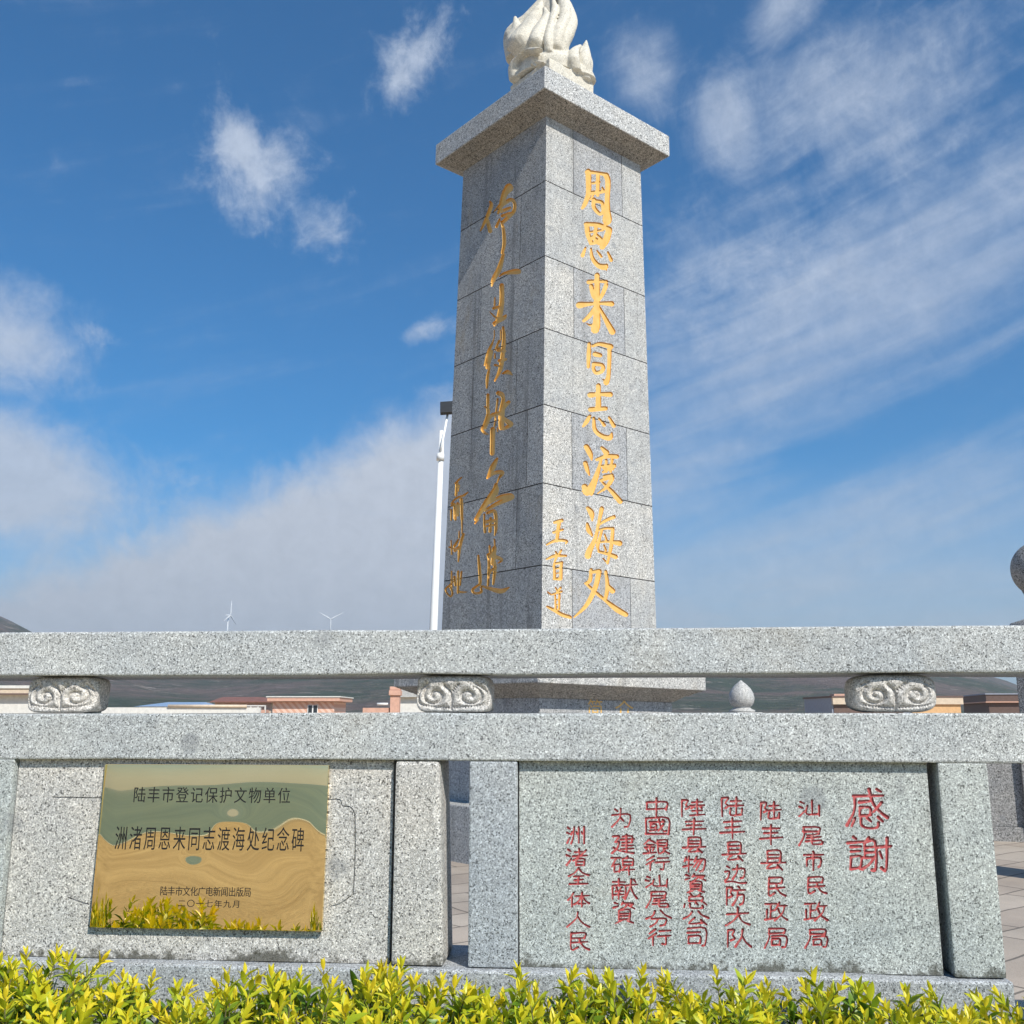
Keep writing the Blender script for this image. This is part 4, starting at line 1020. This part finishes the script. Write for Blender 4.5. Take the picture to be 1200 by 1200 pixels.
# slate-sided cream building at the right
B = at(974, 816, 58)
t = empty('corner_building', (B.x, B.y, 0), R_(0), label='flat building with slate side and cream and orange front behind the right scroll block', cat='building')
z_ = lambda py: zpx(py, 58)
W_ = at(1124, 816, 58).x - B.x
ztop = z_(817.5)
MB().box(0, W_ * 1.0, .0, 5.4, 0, ztop).build('wall', M['navy'], t)
q = MB(); q.box(0.003, W_ + .1, -.25, -.003, ztop - .38, ztop); pr = q.build('parapet', M['cream'], t)
q = MB(); q.box(-.05, W_ + .12, -.28, 5.5, ztop + .001, ztop + .10); q.build('coping', M['brown_wall'], pr)
q = MB(); q.box(.1, W_ * .55, -.05, -.005, z_(838), z_(826.5)); q.build('shop_opening', M['brown_wall'], t)
q = MB(); q.box(W_ * .62, W_ - .02, -.12, -.005, 0, ztop - .33); q.build('front_wall', M['orange'], t)
q = MB(); q.box(W_ * .62, W_ - .02, -.16, -.121, z_(824.5), z_(823)); q.build('ledge', M['brown_wall'], t)
q = MB(); q.box(.3, 1.1, .4, 1.2, ztop + .101, ztop + .22); q.build('roof_hatch', M['pink'], t)
B = at(1155, 813, 60)
t = empty('brown_building', (B.x, B.y, 0), R_(-14), label='dark brown flat-roofed building with a pale band, near the right edge', cat='building')
z_ = lambda py: zpx(py, 60)
MB().box(0.15, 9, .15, 8, 0, z_(822)).build('wall', M['brown_wall'], t)
q = MB(); q.box(0, 9.2, 0, 8.2, z_(822) + .001, z_(814)); pr = q.build('parapet', M['brown_wall'], t)
q = MB(); q.box(-.05, 9.25, -.05, 8.25, z_(814) + .001, z_(812.5)); q.build('coping', M['navy'], pr)
q = MB(); q.box(-.04, 9.24, -.04, 8.24, z_(823.4), z_(822)); q.build('string_course', M['pink'], t)

# ------------------------------------------------------------------ golden-leaved hedge
m, b = new_mat('golden_leaf')
at_ = X.nt.nodes.new('ShaderNodeAttribute'); at_.attribute_name = 'age'
age = X(at_.outputs['Fac']); o = texco()
c = ramp(age, [(0, (.030, .085, .012)), (.35, (.12, .235, .018)), (.62, (.38, .46, .022)), (.85, (.72, .66, .030)), (1, (.80, .64, .035))])
X.put(b.inputs['Base Color'], c); b.inputs['Roughness'].default_value = .38; b.inputs['Specular IOR Level'].default_value = .45
tr = X.nt.nodes.new('ShaderNodeBsdfTranslucent'); X.put(tr.inputs['Color'], mix(1.0, c, (1.0, 1.0, .6), 'MULTIPLY'))
ms_ = X.nt.nodes.new('ShaderNodeMixShader'); ms_.inputs[0].default_value = .30
X.nt.links.new(b.outputs[0], ms_.inputs[1]); X.nt.links.new(tr.outputs[0], ms_.inputs[2])
X.nt.links.new(ms_.outputs[0], X.nt.nodes['Material Output'].inputs['Surface']); M['leaf'] = m
M['twig'] = plain('green_brown_twig', (.14, .12, .05), .7)
# one leaf: 3 columns x 5 rows, folded on the midrib and drooping
LT = np.array([0, .22, .5, .78, 1.0]); LW = np.array([.10, .78, 1.0, .62, .03])
def leaf(base, dirv, up, L, wd, fold, droop):
    """vertices (15) of one leaf"""
    side = np.cross(dirv, up); side /= np.linalg.norm(side) + 1e-9; up = np.cross(side, dirv)
    out = []
    for t, w in zip(LT, LW):
        c = base + dirv * L * (t - .12 * droop * t * t) - up * L * droop * t * t * .55
        for s in (-1, 0, 1): out.append(c + side * s * w * wd * .5 + up * abs(s) * w * wd * .5 * fold)
    return out
LF = [(r * 3 + c, r * 3 + c + 1, r * 3 + c + 4, r * 3 + c + 3) for r in range(4) for c in range(2)]
LV, LA, TW = [], [], MB()
_prof = [(-60, 1140), (0, 1136), (60, 1142), (110, 1154), (140, 1180), (220, 1186), (250, 1166), (280, 1150), (340, 1162), (380, 1146), (480, 1150), (520, 1164), (560, 1168), (600, 1174), (640, 1168), (700, 1160), (730, 1156),
         (765, 1166), (800, 1158), (880, 1160), (920, 1170), (1000, 1170), (1060, 1168), (1100, 1174), (1150, 1186), (1200, 1184), (1280, 1170)]
_pu = [wloc(a_, b_, -.45) for a_, b_ in _prof]
def hedge_top(x):
    """height of the uneven clipped crown, along the wall"""
    b_ = float(np.interp(x, [q[0] for q in _pu], [q[1] for q in _pu])) - .042 - .012 * (x > -.1)
    return b_ + .010 * math.sin(17 * x) + .006 * math.sin(41 * x + 1)
def shoot(base, dirv, n, L, age0, age1, step, twig=True, spread=1.0):
    """a twig with opposite pairs of leaves, older below and yellow at the tip"""
    dirv = dirv / np.linalg.norm(dirv); p = base.copy(); ph = rng.uniform(0, math.pi); pts = [tuple(p)]
    bend = rng.normal(0, .05, 3)
    for k in range(n):
        t = k / max(n - 1, 1)
        dirv = dirv + bend * .35 + np.array([0, 0, .02]); dirv /= np.linalg.norm(dirv)
        a = np.cross(dirv, [.3, .2, .9]); a /= np.linalg.norm(a); b2 = np.cross(dirv, a)
        for s in (0, math.pi):
            w = ph + s + rng.normal(0, .25); rad_ = a * math.cos(w) + b2 * math.sin(w)
            op = (1.12 - .58 * t) * spread + rng.normal(0, .10)
            ld = rad_ * math.sin(op) + dirv * math.cos(op)
            l = L * (1.0 - .30 * abs(t - .45) * 1.4) * rng.uniform(.78, 1.18)
            LV.extend(leaf(p, ld, dirv * math.sin(op) - rad_ * math.cos(op) * .6 + 1e-3, l, l * rng.uniform(.30, .42), rng.uniform(.15, .55), rng.uniform(.0, .75)))
            g = age0 + (age1 - age0) * t ** .8 + rng.normal(0, .09); LA.append(g)
        ph += math.pi / 2 + rng.normal(0, .15)
        p = p + dirv * step * (1 - .45 * t) * rng.uniform(.8, 1.2); pts.append(tuple(p))
    for s in range(2):       # closing tip leaves
        w = ph + s * math.pi; rad_ = a * math.cos(w) + b2 * math.sin(w); ld = dirv * .93 + rad_ * .36
        LV.extend(leaf(p, ld / np.linalg.norm(ld), dirv * .36 - rad_ * .93, L * .62, L * .2, .5, .0)); LA.append(min(1, age1 + .08))
    if twig: TW.tube([Vector(q) for q in pts], [.0022 - .0014 * i / len(pts) for i in range(len(pts))], 5, cap=False)
# local hedge frame: x along the wall, y from the wall towards the viewer (negative = nearer), z up from ground
def place(n, x0, x1, y0, y1, zlo, zhi, upb, L, a0, a1, step, k0, k1):
    for _ in range(n):
        x = rng.uniform(x0, x1); y = rng.uniform(y0, y1); top = hedge_top(x)
        edge = min(1, (y1 - y) / .10 + .25, (y - y0) / .18 + .25)
        patch = mn.noise(Vector((x * 3.2, y * 3.2, 4.0))) * .5 + .5
        z = top * 1 - rng.uniform(zlo, zhi) - (1 - edge) * .10
        dv = np.array([rng.normal(0, .48), rng.normal(-.10, .48) - (1 - edge) * .3 * (1 if y < (y0 + y1) / 2 else -1), upb])
        q = .24 * (patch - .5)
        shoot(np.array([x, y, z]), dv, int(rng.integers(k0, k1)), L * rng.uniform(.8, 1.2), np.clip(a0 + q, 0, 1), np.clip(a1 + q, 0, 1.0), step)
YB0, YB1 = -.92, -.08
place(1500, -2.6, 2.4, YB0, YB1, .05, .16, .9, .052, .12, .86, .021, 4, 8)      # bright outer shoots
place(1000, -2.6, 2.4, YB0, YB1, .12, .26, .6, .052, .02, .36, .022, 4, 6)        # green inner leaves
place(420, -2.6, 2.4, YB1 - .16, YB1 - .02, .04, .22, .8, .052, .10, .70, .021, 4, 7)    # side towards the wall
place(500, -2.6, 2.4, YB0, YB0 + .14, .18, .60, .3, .050, .15, .70, .022, 4, 6)  # front face
# tall stray shoots that stand above the crown (image column, tip row, lean)
for px, py, lean, n_l, a1 in ((132, 1112, .9, 6, .95), (278, 1126, .1, 6, .85), (380, 1122, -.1, 6, .98), (343, 1140, 0, 4, .7), (300, 1140, .3, 4, .8), (440, 1136, .2, 5, .95), (470, 1134, .1, 5, 1.0), (486, 1134, .25, 5, .9),
        (545, 1142, .2, 5, .7), (712, 1118, -.15, 8, .72), (782, 1128, -.35, 7, .78), (765, 1150, .2, 4, .9), (873, 1148, .1, 5, .85), (900, 1152, .2, 5, .8), (668, 1152, -.2, 4, .85), (617, 1152, -.2, 4, .85),
        (1000, 1140, .75, 7, .95), (1066, 1160, .1, 5, .85), (1090, 1162, .3, 5, .9), (20, 1122, .2, 5, .9), (62, 1136, .2, 5, .8), (45, 1130, -.1, 5, .9), (1140, 1172, .2, 4, .9), (955, 1160, -.2, 4, .8), (845, 1164, .1, 4, .8), (220, 1150, .1, 4, .85)):
    yy = rng.uniform(-.50, -.28); u_, z_t = wloc(px, py, yy)
    Lh = .026 * n_l - .01
    ln = np.array([lean, rng.normal(0, .08), 1.0]); ln /= np.linalg.norm(ln)
    base = np.array([u_, yy, z_t]) - ln * (Lh + .03)
    shoot(base, ln, n_l, .054, .30, a1, .029, True, .95)
    shoot(base - ln * .07, ln + rng.normal(0, .1, 3), 4, .050, .2, .5, .024)
NLf = len(LA); V_ = np.array(LV)
F_ = (np.array(LF)[None] + (np.arange(NLf) * 15)[:, None, None]).reshape(-1, 4)
hedge = empty('golden_hedge', (0, 3, 0), YAW, label='clipped yellow-green hedge with glossy pointed leaves in front of the granite wall', cat='hedge')
fo_ = mesh('foliage', V_.tolist(), F_.tolist(), M['leaf'], hedge, sm=True)
aa = fo_.data.attributes.new('age', 'FLOAT', 'POINT'); aa.data.foreach_set('value', np.repeat(np.clip(LA, 0, 1), 15).astype(np.float32))
for k in range(60):        # woody stems down to the soil
    x = rng.uniform(-2.5, 2.3); y = rng.uniform(-.85, -.15); tp = Vector((x + rng.normal(0, .1), y + rng.normal(0, .08), hedge_top(x) - .12))
    TW.tube([Vector((x, y, .25)), Vector((x + rng.normal(0, .04), y, .55)), tp], [.009, .007, .003], 6, cap=False)
TW.build('twigs', M['twig'], hedge, sm=True)

# ------------------------------------------------------------------ sea haze over the whole place
hz = MB().box(-3400, 3400, -3400, 3400, -11, 260).build('haze'); hz['kind'] = 'stuff'
m = bpy.data.materials.new('sea_haze'); m.use_nodes = True; nt = m.node_tree; nt.nodes.remove(nt.nodes['Principled BSDF'])
pv = nt.nodes.new('ShaderNodeVolumePrincipled'); pv.inputs['Color'].default_value = (.86, .92, 1.0, 1); pv.inputs['Density'].default_value = HAZE
pv.inputs['Anisotropy'].default_value = .2
nt.links.new(pv.outputs[0], nt.nodes['Material Output'].inputs['Volume']); hz.data.materials.append(m)
